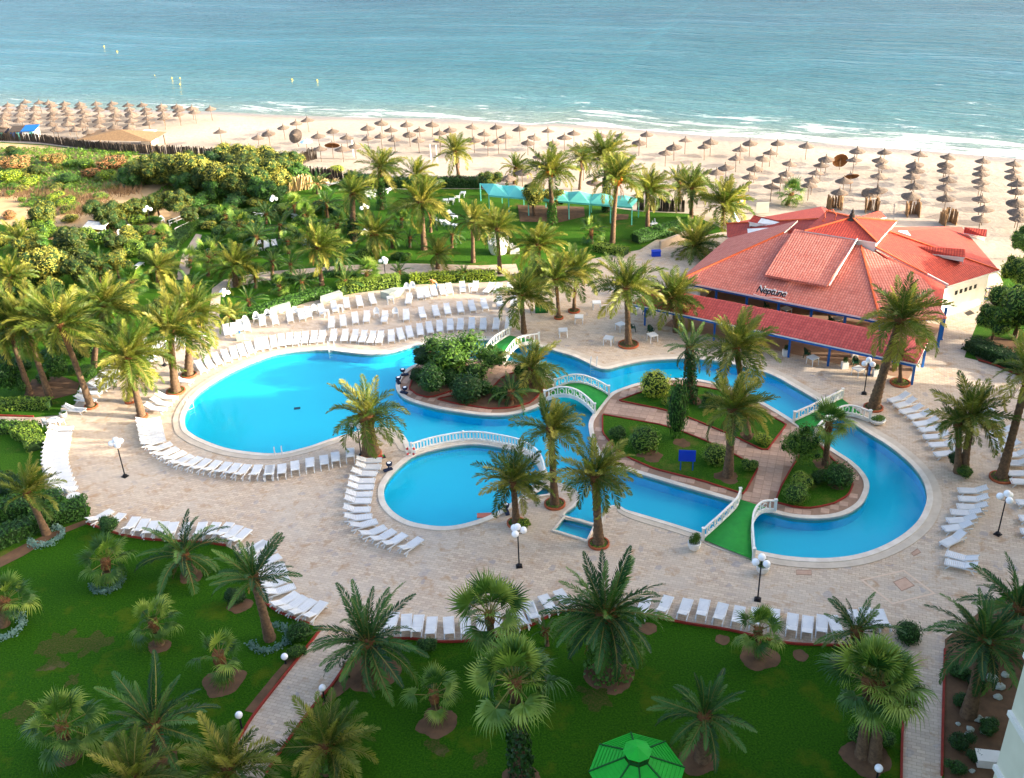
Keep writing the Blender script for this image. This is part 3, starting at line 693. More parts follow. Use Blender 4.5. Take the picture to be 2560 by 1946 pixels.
# ------------------------------------------------------------------ palms
WIND = Vector((.42, .16, .12))
def palm(base, heart, rpx, kind='date', label='', nf=34, tr=.24, group=None, ivy=False, dry=2, dates=False, planter=None, top=1.25, lowest=-28, wind=1.0, soft=0):
    b = P(*base); hp_ = PY(heart[0], heart[1], b.y)
    if hp_.z < .35: hp_.z = .35
    L = rpx/pxm(hp_)*(1.22 if kind != 'fan' else 1.1); wind *= random.uniform(.6, 1.5)
    t = thing('palm_tree', label, 'palm', b, 0, group)
    hv = hp_-b; n = max(5, int(hv.length/.22)); pts = []; rad = []
    for i in range(n+1):
        f = i/n; bend = math.sin(f*math.pi)*.05*hv.length
        p = hv*f+Vector((-hv.x*.25*f*(1-f)*1.0, 0, 0))
        pts.append(Vector((p.x, p.y, max(-.05, p.z)) if i else (0, 0, -.1)))
        r_ = tr*(1.28-.38*min(1, f*3)) if f < .34 else tr*(.90-.08*f)
        rad.append(r_*(1.07 if i % 2 else .95))
    nb = max(2, int(.8/.22)); 
    for i in range(max(0, n-nb), n+1): rad[i] *= 1.25
    mb = MB(); k0 = max(2, n-nb); mb.tube(pts[:k0+1], rad[:k0+1], 10); mb.obj('trunk', M['trunk'], t, True)
    mb = MB(); mb.tube(pts[k0:], [x*1.05 for x in rad[k0:]], 9)
    ax = hv.normalized()
    for q in range(16):                                       # cut leaf bases under the crown
        a = q*2.4; z_ = -.1-.65*q/16; d = Vector((math.cos(a), math.sin(a), .8)).normalized(); o_ = hv+Vector((0, 0, z_))
        mb.bar(o_+d*tr*.6, o_+d*(tr*.6+.24), .10, .05)
    mb.obj('leaf_bases', M['boot'], t)
    fr = FR[kind]; ga = 2.39996; a0 = random.uniform(0, 6.28)
    for i in range(nf):
        f = (i+.5)/nf; el = R(82)*(1-f)+R(lowest-(18 if kind == 'fan' else 0))*f+random.gauss(0, .13); az = a0+i*ga+random.gauss(0, .3)
        d = Vector((math.cos(el)*math.cos(az), math.cos(el)*math.sin(az), math.sin(el)))
        d = (d+WIND*wind*(.35 if kind == 'canary' else .8)*(.5+.5*f)).normalized()
        az = math.atan2(d.y, d.x); el = math.asin(max(-1, min(1, d.z)))
        di = int(max(0, min(5, (1.2-el)*2.6+soft+random.uniform(-.4, 1.0)))) if kind != 'fan' else int(max(0, min(5, (1.3-el)*2.2+random.uniform(-.5, .8))))
        s_ = L*random.uniform(.74, 1.12)*(.72+.28*min(1, f*3)) if kind != 'fan' else L*random.uniform(.7, 1.08)
        o_ = link('frond' if kind != 'fan' else 'fan_leaf', fr[di], t, hv+Vector((math.cos(az)*tr*.4, math.sin(az)*tr*.4, -.25*f)))
        q_ = Matrix.Rotation(az, 3, 'Z') @ Matrix.Rotation(-el, 3, 'Y') @ Matrix.Rotation(random.gauss(0, .35), 3, 'X')
        o_.rotation_euler = q_.to_euler(); o_.scale = (s_, s_, s_)
    for i in range(dry):
        az = random.uniform(0, 6.28); el = R(random.uniform(-60, -35)); o_ = link('dry_frond', FR['dry'][i % 3], t, hv+Vector((0, 0, -.35)))
        o_.rotation_euler = (0, -el, az); o_.scale = (L*.7,)*3
    if dates:
        mb = MB()
        for q in range(9):
            a = q*.7; o_ = hv+Vector((math.cos(a)*.55, math.sin(a)*.55, -.25-.2*(q % 2)))
            mb.lathe([(.01, .35), (.16, .2), (.24, -.1), (.1, -.4), (.01, -.45)], 7, o_)
        mb.obj('date_cluster', M['flower'], t)
    if ivy:
        mb = MB(); hl = hv.length*(ivy if ivy is not True else .7)
        for _ in range(int(420*hl**.7)):
            z_ = random.uniform(0, 1); p = pts[min(n, int(z_*hl/hv.length*n))]; a = random.uniform(0, 6.28); rr = tr*(2.1-.8*z_)*random.uniform(.8, 1.15)
            q = p+Vector((math.cos(a)*rr, math.sin(a)*rr, random.uniform(-.1, .15))); nn = Vector((math.cos(a)+random.gauss(0, .5), math.sin(a)+random.gauss(0, .5), random.gauss(.2, .5))).normalized()
            u_ = nn.orthogonal().normalized(); v_ = nn.cross(u_); s_ = random.uniform(.06, .13)
            mb.add([q-u_*s_, q-v_*s_, q+u_*s_, q+v_*s_], [(0, 1, 2, 3)])
        mb.obj('ivy', M['leafdark' if ivy is not .99 else 'leafmid'], t)
    if planter:
        r_ = planter/pxm(b); mb = MB(); mb.lathe([(r_-.1, .16), (r_, .16), (r_, -.02), (r_-.1, -.02)], 28); 
        q = tag(mb.obj('planter_ring', M['terracotta'], None, True, b), 'red planter kerb of the ' + label, 'planter', 'round tree planters on the terrace')
        mb = MB(); mb.lathe([(r_-.1, .10), (.01, .13)], 24); mb.obj('planter_soil', M['soil'], q)
        mb = MB()
        for _ in range(90):
            a = random.uniform(0, 6.28); d = random.uniform(.3, r_-.15); u_ = Vector((random.gauss(0, 1), random.gauss(0, 1), 1)).normalized().orthogonal().normalized(); v_ = Vector((0, 0, 1)).cross(u_); c = Vector((math.cos(a)*d, math.sin(a)*d, .16)); s_ = random.uniform(.04, .09)
            mb.add([c-u_*s_, c-v_*s_, c+u_*s_, c+v_*s_], [(0, 1, 2, 3)])
        gcv = mb.obj('ground_cover', M['leafmid'], q); gcv['kind'] = 'stuff'
    return t

# ------------------------------------------------------------------ restaurant with tiled roofs
UX, VX = Vector((.827, -.562, 0)), Vector((.562, .827, 0))
def B(u, v, z): q = UX*u+VX*v; return Vector((q.x, q.y, z))
RT = thing('restaurant', 'restaurant with wide red tiled hip roofs, blue posts and white side walls', 'building', B(-25, 92, 0)); RO = B(-25, 92, 0)
def slab(name, pts, mat, parent=None, th=.16, off=RO, side=None):
    pts = [Vector(p) for p in pts]; n = len(pts)
    nr = Vector((0, 0, 0))
    for i in range(n): a, b = pts[i], pts[(i+1) % n]; nr += a.cross(b)
    if nr.z < 0: pts.reverse(); nr = -nr
    nr.normalize(); hz = Vector((-nr.y, nr.x, 0)); hz = hz.normalized() if hz.length > 1e-4 else Vector((1, 0, 0)); ups = nr.cross(hz)
    mb = MB(); vs = [p-off for p in pts]; mb.add(vs, [tuple(range(n))]); dn = [p-off-Vector((0, 0, th)) for p in pts]
    mb.add(vs+dn, [(n+i, n+(i+1) % n, (i+1) % n, i) for i in range(n)]+[tuple(range(2*n-1, n-1, -1))], 1)
    me = mb.mesh(name, [mat, side or M['whitepaint']]); uvl = me.uv_layers.new(name='UVMap')
    for lp in me.loops:
        q = Vector(me.vertices[lp.vertex_index].co)+off; uvl.data[lp.index].uv = (q.dot(hz)+100, q.dot(ups)+100)
    return link(name, me, parent or RT)
rp, rr_ = M['roofpink'], M['roofred']
fl, frr, rL, rRr = B(-38, 86, 3.2), B(-18.3, 85.8, 3.2), B(-30.7, 94.8, 6.5), B(-23, 94.7, 6.5)
rc = B(-13.4, 89.2, 3.2)
front = slab('front_roof', [fl, frr, rRr, rL], rp)
slab('left_roof', [fl, rL, B(-30.7, 99.0, 6.5), B(-38.3, 99.3, 3.2)], rp)
slab('right_roof', [frr, rc, B(-14.54, 90.49, 3.77), B(-15.58, 92.3, 4.46), B(-16.97, 93.33, 5.0), B(-18.83, 93.95, 5.52), B(-20.58, 94.08, 5.88), rRr], rp, side=rp)
for tri_ in ([B(-21.7, 94.8, 6.25), B(-15.1, 96.3, 3.3), B(-18.83, 93.9, 5.25)], [B(-15.1, 96.3, 3.3), B(-14.3, 91.0, 3.3), B(-18.83, 93.9, 5.25)]): slab('valley_roof', tri_, rr_, side=rr_)
# raised slope in the middle of the front roof
q = slab('raised_roof', [B(-30.0, 88.0, 4.62), B(-24.0, 88.0, 4.62), B(-23.5, 94.9, 7.05), B(-29.7, 94.9, 7.05)], rp, th=.2, side=rp)
# rear star-shaped roofs
cz = 6.5
CFL, CFR, CBR, CBL = B(-28.4, 94.9, cz), B(-21.7, 94.9, cz), B(-21.7, 101.3, cz), B(-28.4, 101.3, cz)
oc, of_, ob = B(-11.5, 102.8, 3.2), B(-14.9, 96.5, 3.2), B(-17.3, 114, 3.2); lc, lb, lf = B(-40.2, 103.6, 3.2), B(-32.8, 114, 3.2), B(-38.4, 99.4, 3.2)
slab('east_roof', [CFR, of_, oc, B(-21.7, 99.3, 6.6)], rr_); slab('north_east_roof', [B(-21.7, 99.3, 6.6), oc, ob, CBR], rr_)
slab('west_roof', [CFL+Vector((0, 0, -.1)), lf, lc, B(-28.4, 100.3, 6.6)], rr_); slab('north_west_roof', [B(-28.4, 100.3, 6.6), lc, lb, CBL], rr_)
slab('north_roof', [CBR, ob, B(-25, 108.5, 3.4)], rr_); slab('north_roof', [CBL, CBR, B(-25, 108.5, 3.4)], rr_); slab('north_roof', [CBL, B(-25, 108.5, 3.4), lb], rr_)
# cupola
ez = 7.05; cc = [B(-28.6, 94.7, ez), B(-21.5, 94.7, ez), B(-21.5, 101.5, ez), B(-28.6, 101.5, ez)]; ap = B(-25.05, 98.1, 7.95)
mb = MB(); mb.prism([p-RO for p in (CFL, CFR, CBR, CBL)], 6.0, 6.95); mb.obj('cupola_wall', M['plaster'], RT)
for i in range(4): cup_ = slab('cupola_roof', [cc[i], cc[(i+1) % 4], ap], rr_, th=.12)
mb = MB()
for p in cc: mb.bar(p-RO+Vector((0, 0, .06)), ap-RO+Vector((0, 0, .06)), .16, .12)
for a, b in ((B(-21.7, 99.3, 6.66), oc), (CFR, B(-16.6, 94.7, 4.7)), (rRr, frr), (rL, fl), (B(-28.4, 100.3, 6.66), lc)): mb.bar(a-RO+Vector((0, 0, .05)), b-RO+Vector((0, 0, .05)), .16, .11)
mb.obj('ridge_tiles', M['ridge'], RT)
mb = MB(); mb.lathe([(.8, -.55), (.75, -.2), (.35, .0), (.25, .35), (.12, .5), (.16, .62), (.02, .95)], 10, ap-RO); mb.obj('cupola_finial', M['reeddark'], cup_)
mb = MB(); mb.bar(CFR-RO+Vector((0, 0, -.02)), of_-RO+Vector((0, 0, .1)), .12, .18); mb.bar(B(-23.75, 88.0, 4.70)-RO, B(-23.45, 94.8, 7.1)-RO, .09, .1)
mb.obj('white_verge', M['whitepaint'], RT)
# dormers
def dormer(u, v, z, du, dv, ln, nm='dormer'):
    d = (UX*du+VX*dv).normalized(); s_ = Vector((-d.y, d.x, 0)); f = B(u, v, z); bk = f-d*ln
    dd_ = slab(nm, [f+s_*.95, f+Vector((0, 0, .5)), bk+Vector((0, 0, .55)), bk+s_*.3], rr_, th=.08); slab(nm, [f-s_*.95, f+Vector((0, 0, .5)), bk+Vector((0, 0, .55)), bk-s_*.3], rr_, th=.08)
    mb = MB(); g_ = [f+s_*.85-d*.08, f-s_*.85-d*.08]; 
    mb.add([g_[0]-RO+Vector((0, 0, -.75)), g_[1]-RO+Vector((0, 0, -.75)), g_[1]-RO, f-d*.08-RO+Vector((0, 0, .42)), g_[0]-RO], [(0, 1, 2, 3, 4)])
    for sg in (0, 1): mb.add([g_[sg]-RO, g_[sg]-RO+Vector((0, 0, -.5)), bk-RO+Vector((0, 0, -.1))], [(0, 1, 2)])
    mb.obj('dormer_wall', M['plaster'], dd_)
dormer(-14.6, 100.6, 5.1, 10, 3.0, 4.8); dormer(-36.6, 102.2, 4.7, -10, 2.2, 5); dormer(-24.6, 107.2, 5.5, .4, 1, 3.2); dormer(-14.4, 111.4, 3.7, 1, .2, 2.2)
# walls
def wallb(name, a, b, z0, z1, mat, th=.25):
    mb = MB(); mb.bar(a-RO+Vector((0, 0, (z0+z1)/2)), b-RO+Vector((0, 0, (z0+z1)/2)), th, z1-z0); return mb.obj(name, M[mat], RT)
wallb('side_wall', B(-15.4, 95.6, 0), B(-12.3, 101.6, 0), 0, 3.0, 'plaster'); wallb('side_wall', B(-12.3, 101.6, 0), B(-17.5, 112.5, 0), 0, 3.0, 'plaster'); wallb('side_wall', B(-15.4, 95.6, 0), B(-20, 94.6, 0), 0, 3.2, 'plaster')
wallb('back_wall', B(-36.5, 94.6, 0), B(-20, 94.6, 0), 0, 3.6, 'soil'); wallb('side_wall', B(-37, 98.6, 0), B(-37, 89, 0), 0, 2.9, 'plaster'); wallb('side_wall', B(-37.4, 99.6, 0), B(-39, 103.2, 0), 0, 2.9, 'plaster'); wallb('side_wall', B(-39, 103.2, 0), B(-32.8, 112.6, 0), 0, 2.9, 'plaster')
for k in range(5):                                            # the little square vents in the side wall
    a = B(-15.4, 95.6, 0).lerp(B(-12.3, 101.6, 0), .34+.10*k); n_ = (UX*6-VX*3.1).normalized()
    mb = MB(); mb.box(a-RO+n_*.13+Vector((0, 0, 2.25)), (.05, .34, .42), math.atan2(n_.y, n_.x)); mb.obj('vent_opening', M['black'], RT)
mb = MB(); a = B(-12.2, 101.9, 0); b = B(-10.0, 103.0, 0)
for z_ in (.35, 1.5): mb.bar(a-RO+Vector((0, 0, z_)), b-RO+Vector((0, 0, z_)), .06, .1)
for k in range(9): q = a.lerp(b, k/8); mb.bar(q-RO+Vector((0, 0, .05)), q-RO+Vector((0, 0, 1.6)), .04)
gt = mb.obj('gate', M['blue'], None); gt.location = RO; tag(gt, 'blue metal gate at the end of the restaurant side wall', 'gate')
mb = MB(); mb.sheet([p for p in (B(-37.5, 82, 0), B(-14.5, 82, 0), B(-14.5, 94.5, 0), B(-37.5, 94.5, 0))], .012); struct('veranda_floor', mb, M['tilejoint'])
# blue beam and posts
for u0_, u1_ in ((-37.6, -18.4),):
    mb = MB(); mb.bar(B(u0_, 86.25, 2.95)-RO, B(u1_, 86.05, 2.95)-RO, .14, .34); mb.obj('eave_beam', M['blue'], RT)
mb = MB(); mb.bar(B(-18.2, 86.2, 2.95)-RO, B(-13.9, 89.4, 2.95)-RO, .14, .3); mb.obj('eave_beam', M['blue'], RT)
def post(u, v, h_):
    mb = MB(); mb.bar(B(u, v, 0)-RO, B(u, v, h_)-RO, .2, .2); mb.box(B(u, v, .05)-RO, (.3, .3, .1)); mb.obj('post', M['blue'], RT)
for k in range(7): post(-37.3+k*3.15, 86.5, 2.9)
post(-13.8, 89.6, 3.0); post(-13.9, 91.3, 3.2)
# veranda canopy in front
cn = thing('veranda_canopy', 'long narrow red tiled canopy on blue posts in front of the restaurant', 'canopy', RO)
A1, A2, A3, A4 = B(-40.3, 80.45, 2.4), B(-13.7, 80.4, 2.4), B(-13.9, 85.4, 2.5), B(-40.1, 84.8, 2.5); T1, T2 = B(-38.0, 83.2, 3.3), B(-16.6, 83.3, 3.3)
for i, f in enumerate(([A1, A2, T2, T1], [A2, A3, T2], [A3, A4, T1, T2], [A4, A1, T1])): slab('roof_slope', f, M['roofcan'], cn, .12)
mb = MB(); mb.bar(A1-RO+Vector((.1, .1, -.22)), A2-RO+Vector((-.1, .1, -.22)), .12, .2); mb.obj('front_beam', M['blue'], cn)
for k in range(8):
    mb = MB(); mb.bar(B(-39.2+k*3.6, 81.2, 0)-RO, B(-39.2+k*3.6, 81.2, 2.45)-RO, .17, .17); mb.obj('post', M['blue'], cn)
    if k in (0, 2, 4, 6, 7): mb = MB(); mb.bar(B(-39.2+k*3.6, 84.9, 0)-RO, B(-39.2+k*3.6, 84.9, 2.45)-RO, .17, .17); mb.obj('post', M['blue'], cn)
# lettering on the front roof (a thin raised sign)
sg = thing('roof_sign', 'handwritten style restaurant name sign on the pink roof slope', 'sign', P(1925, 738, 3.9))
cu = bpy.data.curves.new('letters', 'FONT'); cu.body = 'Neptune'; cu.size = .85; cu.extrude = .03; cu.shear = .3; cu.align_x = 'CENTER'; cu.space_character = .92; cu.offset = .012
tob = bpy.data.objects.new('letters_tmp', cu); COL.objects.link(tob); bpy.context.view_layer.update()
lme = bpy.data.meshes.new_from_object(tob.evaluated_get(bpy.context.evaluated_depsgraph_get())); COL.objects.unlink(tob)
rzs = math.atan2(UX.y, UX.x)
for off_, mt, nm in ((0, 'black', 'letters'), (.10, 'whitepaint', 'letter_backing')):
    me2 = lme.copy(); me2.materials.clear(); me2.materials.append(M[mt])
    link(nm, me2, sg, VX*off_+UX*off_*.6+Vector((0, 0, .05+off_*.9)), (R(62), 0, rzs))
mb = MB(); mb.tube([UX*(-1.6+.32*k)+Vector((0, 0, -.22-.12*math.sin(k*.62))) for k in range(11)], .035, 6); mb.obj('underline_stroke', M['whitepaint'], sg)
mb = MB(); pc = P(2075, 560, 7.0); tt = [(0, -1.7), (.55, .1), (.7, .35), (.5, .75), (.62, 1.15), (.2, 1.6), (-.2, 1.5), (-.55, 1.1), (-.45, .7), (-.7, .35), (-.55, .1), (0, -1.7)]
mb.tube([UX*a+Vector((0, 0, b)) for a, b in tt], .045, 5); mb.tube([UX*.7+Vector((0, 0, .3)), UX*-.7+Vector((0, 0, .3))], .045, 5)
tag(mb.obj('cone_sign', M['ridge'], None, False, pc+VX*-.3), 'thin orange ice cream cone outline standing on the upper roof', 'sign')

# ------------------------------------------------------------------ bridges
def bridge(lp, rp_, rise, label, rings=True, nb=12):
    L = crom(PL(lp), 6, False); Rr = crom(PL(rp_), 6, False); n = min(len(L), len(Rr)); o0 = (L[n//2]+Rr[n//2])/2
    t = thing('footbridge', label, 'bridge', o0)
    zz = [.10+rise*math.sin(math.pi*i/(n-1)) for i in range(n)]
    mb = MB(); vs = []
    for i in range(n):
        for p in (L[i], Rr[i]): vs += [p-o0+Vector((0, 0, zz[i]+.04)), p-o0+Vector((0, 0, zz[i]-.10))]
    fs = []
    for i in range(n-1):
        a = i*4; fs += [(a, a+2, a+6, a+4), (a+1, a+5, a+7, a+3), (a, a+4, a+5, a+1), (a+2, a+3, a+7, a+6)]
    mb.add(vs, fs); mb.obj('green_carpet', M['carpet'], t, True)
    for side in (L, Rr):
        Z = lambda i, h_: Vector((0, 0, zz[i]+h_))
        mb = MB()
        for i in range(n-1): mb.bar(side[i]-o0+Z(i, .84), side[i+1]-o0+Z(i+1, .84), .13, .10); 
        mb.obj('hand_rail', M['whitepaint'], t); mb = MB()
        for i in range(n-1): mb.bar(side[i]-o0+Z(i, .14), side[i+1]-o0+Z(i+1, .14), .12, .09)
        for i in range(n-1): mb.bar(side[i]-o0+Z(i, -.05), side[i+1]-o0+Z(i+1, -.05), .10, .2)
        mb.obj('bottom_rail', M['whitepaint'], t)
        for e in (0, n-1): mb = MB(); mb.box(side[e]-o0+Vector((0, 0, zz[e]+.45)), (.17, .17, .98)); mb.box(side[e]-o0+Vector((0, 0, zz[e]+.97)), (.22, .22, .07)); mb.obj('end_post', M['whitepaint'], t)
        dl = resample(side[:n], .01); tot = len(dl)
        for k in range(1, nb):
            j = int(k/nb*(tot-1)); q = dl[j]; z_ = .10+rise*math.sin(math.pi*k/nb); mb = MB()
            if rings and k % 2 == 0:
                d = (dl[min(tot-1, j+5)]-dl[j-5]).normalized(); mb.tube([q-o0+d*math.cos(a)*.19+Vector((0, 0, z_+.49+math.sin(a)*.25)) for a in [2*math.pi*x/12 for x in range(13)]], .045, 5, False); mb.obj('ring_baluster', M['whitepaint'], t)
            else: mb.tube([q-o0+Vector((0, 0, z_+.16)), q-o0+Vector((0, 0, z_+.45)), q-o0+Vector((0, 0, z_+.8))], [.05, .075, .045], 6); mb.obj('baluster', M['whitepaint'], t)
    return t
bridge([(1205,908),(1228,880),(1250,862),(1274,842)], [(1258,915),(1278,890),(1300,872),(1348,857)], .3, 'white railed footbridge behind the leafy shrub island leading to the terrace', False)
bridge([(1388,975),(1430,971),(1475,977),(1522,992)], [(1362,1004),(1402,1002),(1447,1012),(1487,1037)], .45, 'white footbridge with ring balusters joining the two garden islands', True, 14)
bridge([(1984,1058),(2030,1044),(2070,1024),(2104,1000)], [(2035,1100),(2070,1068),(2117,1047),(2173,1055)], .35, 'white footbridge with green carpet near the leaning palm', True, 14)
bridge([(1849,1252),(1838,1285),(1802,1321),(1757,1353)], [(1937,1281),(1900,1294),(1879,1330),(1883,1404)], .4, 'widest footbridge with bright green carpet beside the straight swimming lane', True, 14)
# fence on the divider of the paddling pool
fpts = crom(PL([(1030,1135),(1083,1119),(1147,1107),(1194,1105),(1240,1111),(1298,1124),(1340,1148),(1358,1178),(1362,1208)]), 8, False); o0 = fpts[0].copy()
t = thing('pool_fence', 'curved low white slatted fence on the wall of the paddling pool', 'fence', o0)
mb = MB()
for a, b in zip(fpts, fpts[1:]): mb.bar(a-o0+Vector((0, 0, .02)), b-o0+Vector((0, 0, .02)), .42, .22)
mb.obj('divider_wall', M['coping'], t)
for z_, w_ in ((.24, .10), (.92, .12)):
    mb = MB()
    for a, b in zip(fpts, fpts[1:]): mb.bar(a-o0+Vector((0, 0, z_)), b-o0+Vector((0, 0, z_)), w_, .10)
    mb.obj('rail', M['whitepaint'], t)
mb = MB(); mb.box((0, 0, .37), (.13, .035, .66)); sl = mb.mesh('slat', M['whitepaint'])
ff = resample(fpts, .27)
for k, q in enumerate(ff):
    d = ff[min(len(ff)-1, k+1)]-ff[max(0, k-1)]; link('slat', sl, t, q-o0+Vector((0, 0, .22)), (0, 0, math.atan2(d.y, d.x)))
for q in (ff[0], ff[16], ff[34], ff[-1]): mb = MB(); mb.box(q-o0+Vector((0, 0, .5)), (.16, .16, 1.1)); mb.obj('fence_post', M['whitepaint'], t)
mb = MB(); q = P(1027, 1126, .55); mb.tube([Vector((math.cos(a)*.34, 0, math.sin(a)*.34)) for a in [2*math.pi*x/16 for x in range(17)]], .08, 7, False)
lb_ = tag(mb.obj('lifebuoy', M['whitepaint'], None, True, q+Vector((0, -.15, 0))), 'red and white lifebuoy hung on the end of the white pool fence', 'lifebuoy')
mb = MB()
for s_ in range(4): mb.tube([Vector((math.cos(a)*.34, 0, math.sin(a)*.34)) for a in [s_*math.pi/2+.45+x*.14 for x in range(5)]], .09, 7)
mb.obj('red_band', simple('buoy_red', 'C81E1E', rough=.5), lb_)

# ------------------------------------------------------------------ sun loungers
def make_lounger():
    t = thing('sun_lounger', 'x', 'sun lounger')
    mb = MB()
    for k in range(10): mb.box((-.16+.112*k, 0, .36), (.094, .54, .03))
    mb.obj('seat', M['white'], t); mb = MB(); an = R(24)
    for k in range(7): d = .06+.112*k; mb.box((-.22-d*math.cos(an), 0, .37+d*math.sin(an)), (.094, .54, .03), M=Matrix.Rotation(an, 3, 'Y'))
    for sg in (-1, 1): mb.bar((-.22, sg*.27, .37), (-.22-.84*math.cos(an), sg*.27, .37+.84*math.sin(an)), .04, .06)
    mb.obj('backrest', M['white'], t)
    for sg in (-1, 1):
        mb = MB(); mb.bar((-.98, sg*.31, .31), (.96, sg*.31, .33), .05, .09); mb.obj('side_rail', M['white'], t)
        for a, b in (((.62, .32), (.86, 0)), ((-.55, .32), (-.82, 0))):
            mb = MB(); mb.bar((a[0], sg*.30, a[1]), (b[0], sg*.30, b[1]), .06, .06); mb.obj('leg', M['white'], t)
    mb = MB(); mb.bar((.95, -.3, .32), (.95, .3, .32), .05, .07); mb.obj('foot_bar', M['white'], t)
    return t
LG = [make_lounger()]; LG_used = [False]
def lounger(h, f, z=3.157, o=(0, 0), label='', group=''):
    a = P(o[0]+h[0]/z, o[1]+h[1]/z, .45); b = P(o[0]+f[0]/z, o[1]+f[1]/z, .33); c = (a+b)/2; d = b-a; rz = math.atan2(d.y, d.x)+random.gauss(0, .02)
    if not LG_used[0]:
        LG_used[0] = True; r = LG[0]; r.location = (c.x, c.y, 0); r.rotation_euler = (0, 0, rz); tag(r, label, 'sun lounger', group); return r
    return copy_tree(LG[0], (c.x, c.y, 0), rz, label, group)
def lrow(items, o, label, group):
    for x in items: lounger((x[0], x[1]), (x[2], x[3]), o=o, label=label, group=group)
def lrun(keys, ns, o, label, group):
    for (a, b), n in zip(zip(keys, keys[1:]), ns):
        for k in range(n): f = k/n; lounger(*[(a[2*i]*(1-f)+b[2*i]*f, a[2*i+1]*(1-f)+b[2*i+1]*f) for i in (0, 1)], o=o, label=label, group=group)
    lounger(keys[-1][:2], keys[-1][2:], o=o, label=label, group=group)
oA, oB, oC, oD = (0, 600), (640, 660), (0, 1000), (640, 1000); oE, oF, oG, oH, oI = (1860, 660), (1860, 1060), (640, 1446), (1240, 1446), (1860, 1446)
L1 = ('white plastic lounger in the long row edging the beach side of the big pool', 'loungers edging the beach side of the big pool')
lrow([(1560,965,1610,1040),(1625,935,1675,1010),(1690,905,1740,980),(1765,880,1805,960),(1835,855,1860,935),(1890,835,1930,915),(1955,815,1990,895)], oA, *L1)
lrow([(10,600,25,680),(65,590,85,670),(135,575,145,660),(200,565,205,648),(270,555,258,640),(330,555,312,635),(390,545,380,627),(465,540,445,622),(530,535,505,620),(620,525,600,610),(710,525,690,610),(790,530,765,610),(860,535,830,620),(930,540,895,625),(990,540,965,625),(1065,530,1070,615),(1130,515,1155,600),(1200,500,1225,582),(1285,480,1305,565),(1360,465,1380,548),(1445,455,1455,535),(1535,445,1530,525),(1615,440,1610,525),(1705,430,1700,520),(1795,435,1790,525),(1900,435,1890,520),(1995,430,1990,515)], oB, *L1)
lrow([(595,430,595,505),(685,415,690,490),(780,388,785,472),(880,380,865,460),(1020,380,1010,462),(1185,365,1185,448),(1300,350,1325,430),(1410,335,1430,415),(1500,320,1520,400),(1605,305,1620,388),(1695,295,1715,375),(1790,280,1815,360),(1920,270,1925,330),(2030,265,2035,335)], oB, 'white plastic lounger in the widely spaced middle row before the garden hedge', 'loungers in the spaced middle row')
L3 = ('white plastic lounger in the back row against the garden hedge', 'loungers against the garden hedge')
lrow([(1785,675,1795,755),(1840,665,1850,745),(1890,640,1905,720),(1940,645,1960,715),(2065,600,2075,675),(2160,590,2180,665)], oA, *L3)
lrow([(260,380,275,455),(355,365,365,440),(405,345,420,425),(505,320,530,405),(610,300,630,380),(705,270,725,355),(805,255,830,340),(905,235,935,325),(1215,235,1195,320),(1285,200,1305,275),(1335,195,1360,265),(1395,185,1415,250),(1465,175,1480,240),(1520,165,1535,230),(1625,150,1635,220),(1740,145,1715,220),(1860,165,1815,220),(1925,170,1885,225),(2010,160,1980,230)], oB, *L3)
lrow([(1570,700,1615,760),(1450,740,1440,790),(1390,780,1440,835),(1290,790,1330,850),(1240,815,1310,880),(1185,835,1260,900),(1130,870,1230,920),(1100,905,1220,950),(880,1020,930,1050),(820,1045,920,1075),(750,1110,920,1120),(710,1140,860,1160),(630,1200,800,1205),(600,1240,750,1270),(505,1320,670,1345)], oA, 'white plastic lounger in the row under the tall leaning palms', 'loungers under the tall leaning palms')
lrow([(1240,1225,1390,1248),(1195,1265,1350,1300),(1145,1310,1305,1342),(1380,1095,1505,1118)], oA, 'white plastic lounger set between palm planters at the round end of the pool', 'loungers between the palm planters')
L4 = ('white plastic lounger fanned round the hotel side rim of the big pool', 'loungers fanned round the hotel side rim of the big pool')
lrun([(1085,170,1255,150),(1110,350,1310,310),(1225,445,1400,380),(1350,510,1515,440),(1530,550,1640,475),(1715,580,1800,500),(1880,600,1950,520),(2110,610,2130,520)], [5,2,2,2,2,2,2], oC, *L4)
lrow([(100,610,115,520),(200,600,205,510),(310,575,305,485),(425,550,425,460),(540,530,535,440),(630,500,625,420),(740,465,745,390)], oD, *L4)
lrow([(800,475,985,475),(800,520,975,530),(765,565,945,585),(740,630,935,640),(730,680,925,690),(715,740,915,745),(700,785,910,800),(690,860,905,865),(705,930,910,920),(750,1000,950,960),(830,1070,1020,1005),(920,1115,1090,1035),(1020,1150,1170,1065),(1145,1190,1300,1095)], oD, 'white plastic lounger in the curve around the round paddling pool', 'loungers around the paddling pool')
lrun([(385,225,575,225),(350,310,565,310),(330,420,540,420),(330,510,540,510),(350,600,575,590),(385,690,630,700)], [2,3,3,3,3], oC, 'white plastic lounger in the packed row beside the round white tables', 'loungers packed beside the round tables')
L5 = ('white plastic lounger in the curved row along the shaded lawn edge', 'loungers along the worn lawn edge')
lrun([(710,955,870,880),(850,1000,960,905),(990,1040,1080,925),(1160,1065,1220,965),(1330,1065,1370,985),(1560,1065,1600,985),(1720,1070,1810,985),(1840,1120,1950,1030),(1930,1200,2080,1130)], [1,1,2,2,2,2,2,1], oC, *L5)
lrow([(-60,1215,75,1130),(-20,1255,120,1190),(15,1300,160,1245),(30,1345,195,1310),(40,1405,225,1350),(45,1480,255,1410),(80,1530,300,1470)], oD, *L5)
lrow([(130,225,330,120),(210,262,385,150),(285,292,455,178),(405,315,530,195)], oG, *L5)
L6 = ('white plastic lounger in the row between terrace paving and the gazebo lawn', 'loungers along the gazebo lawn')
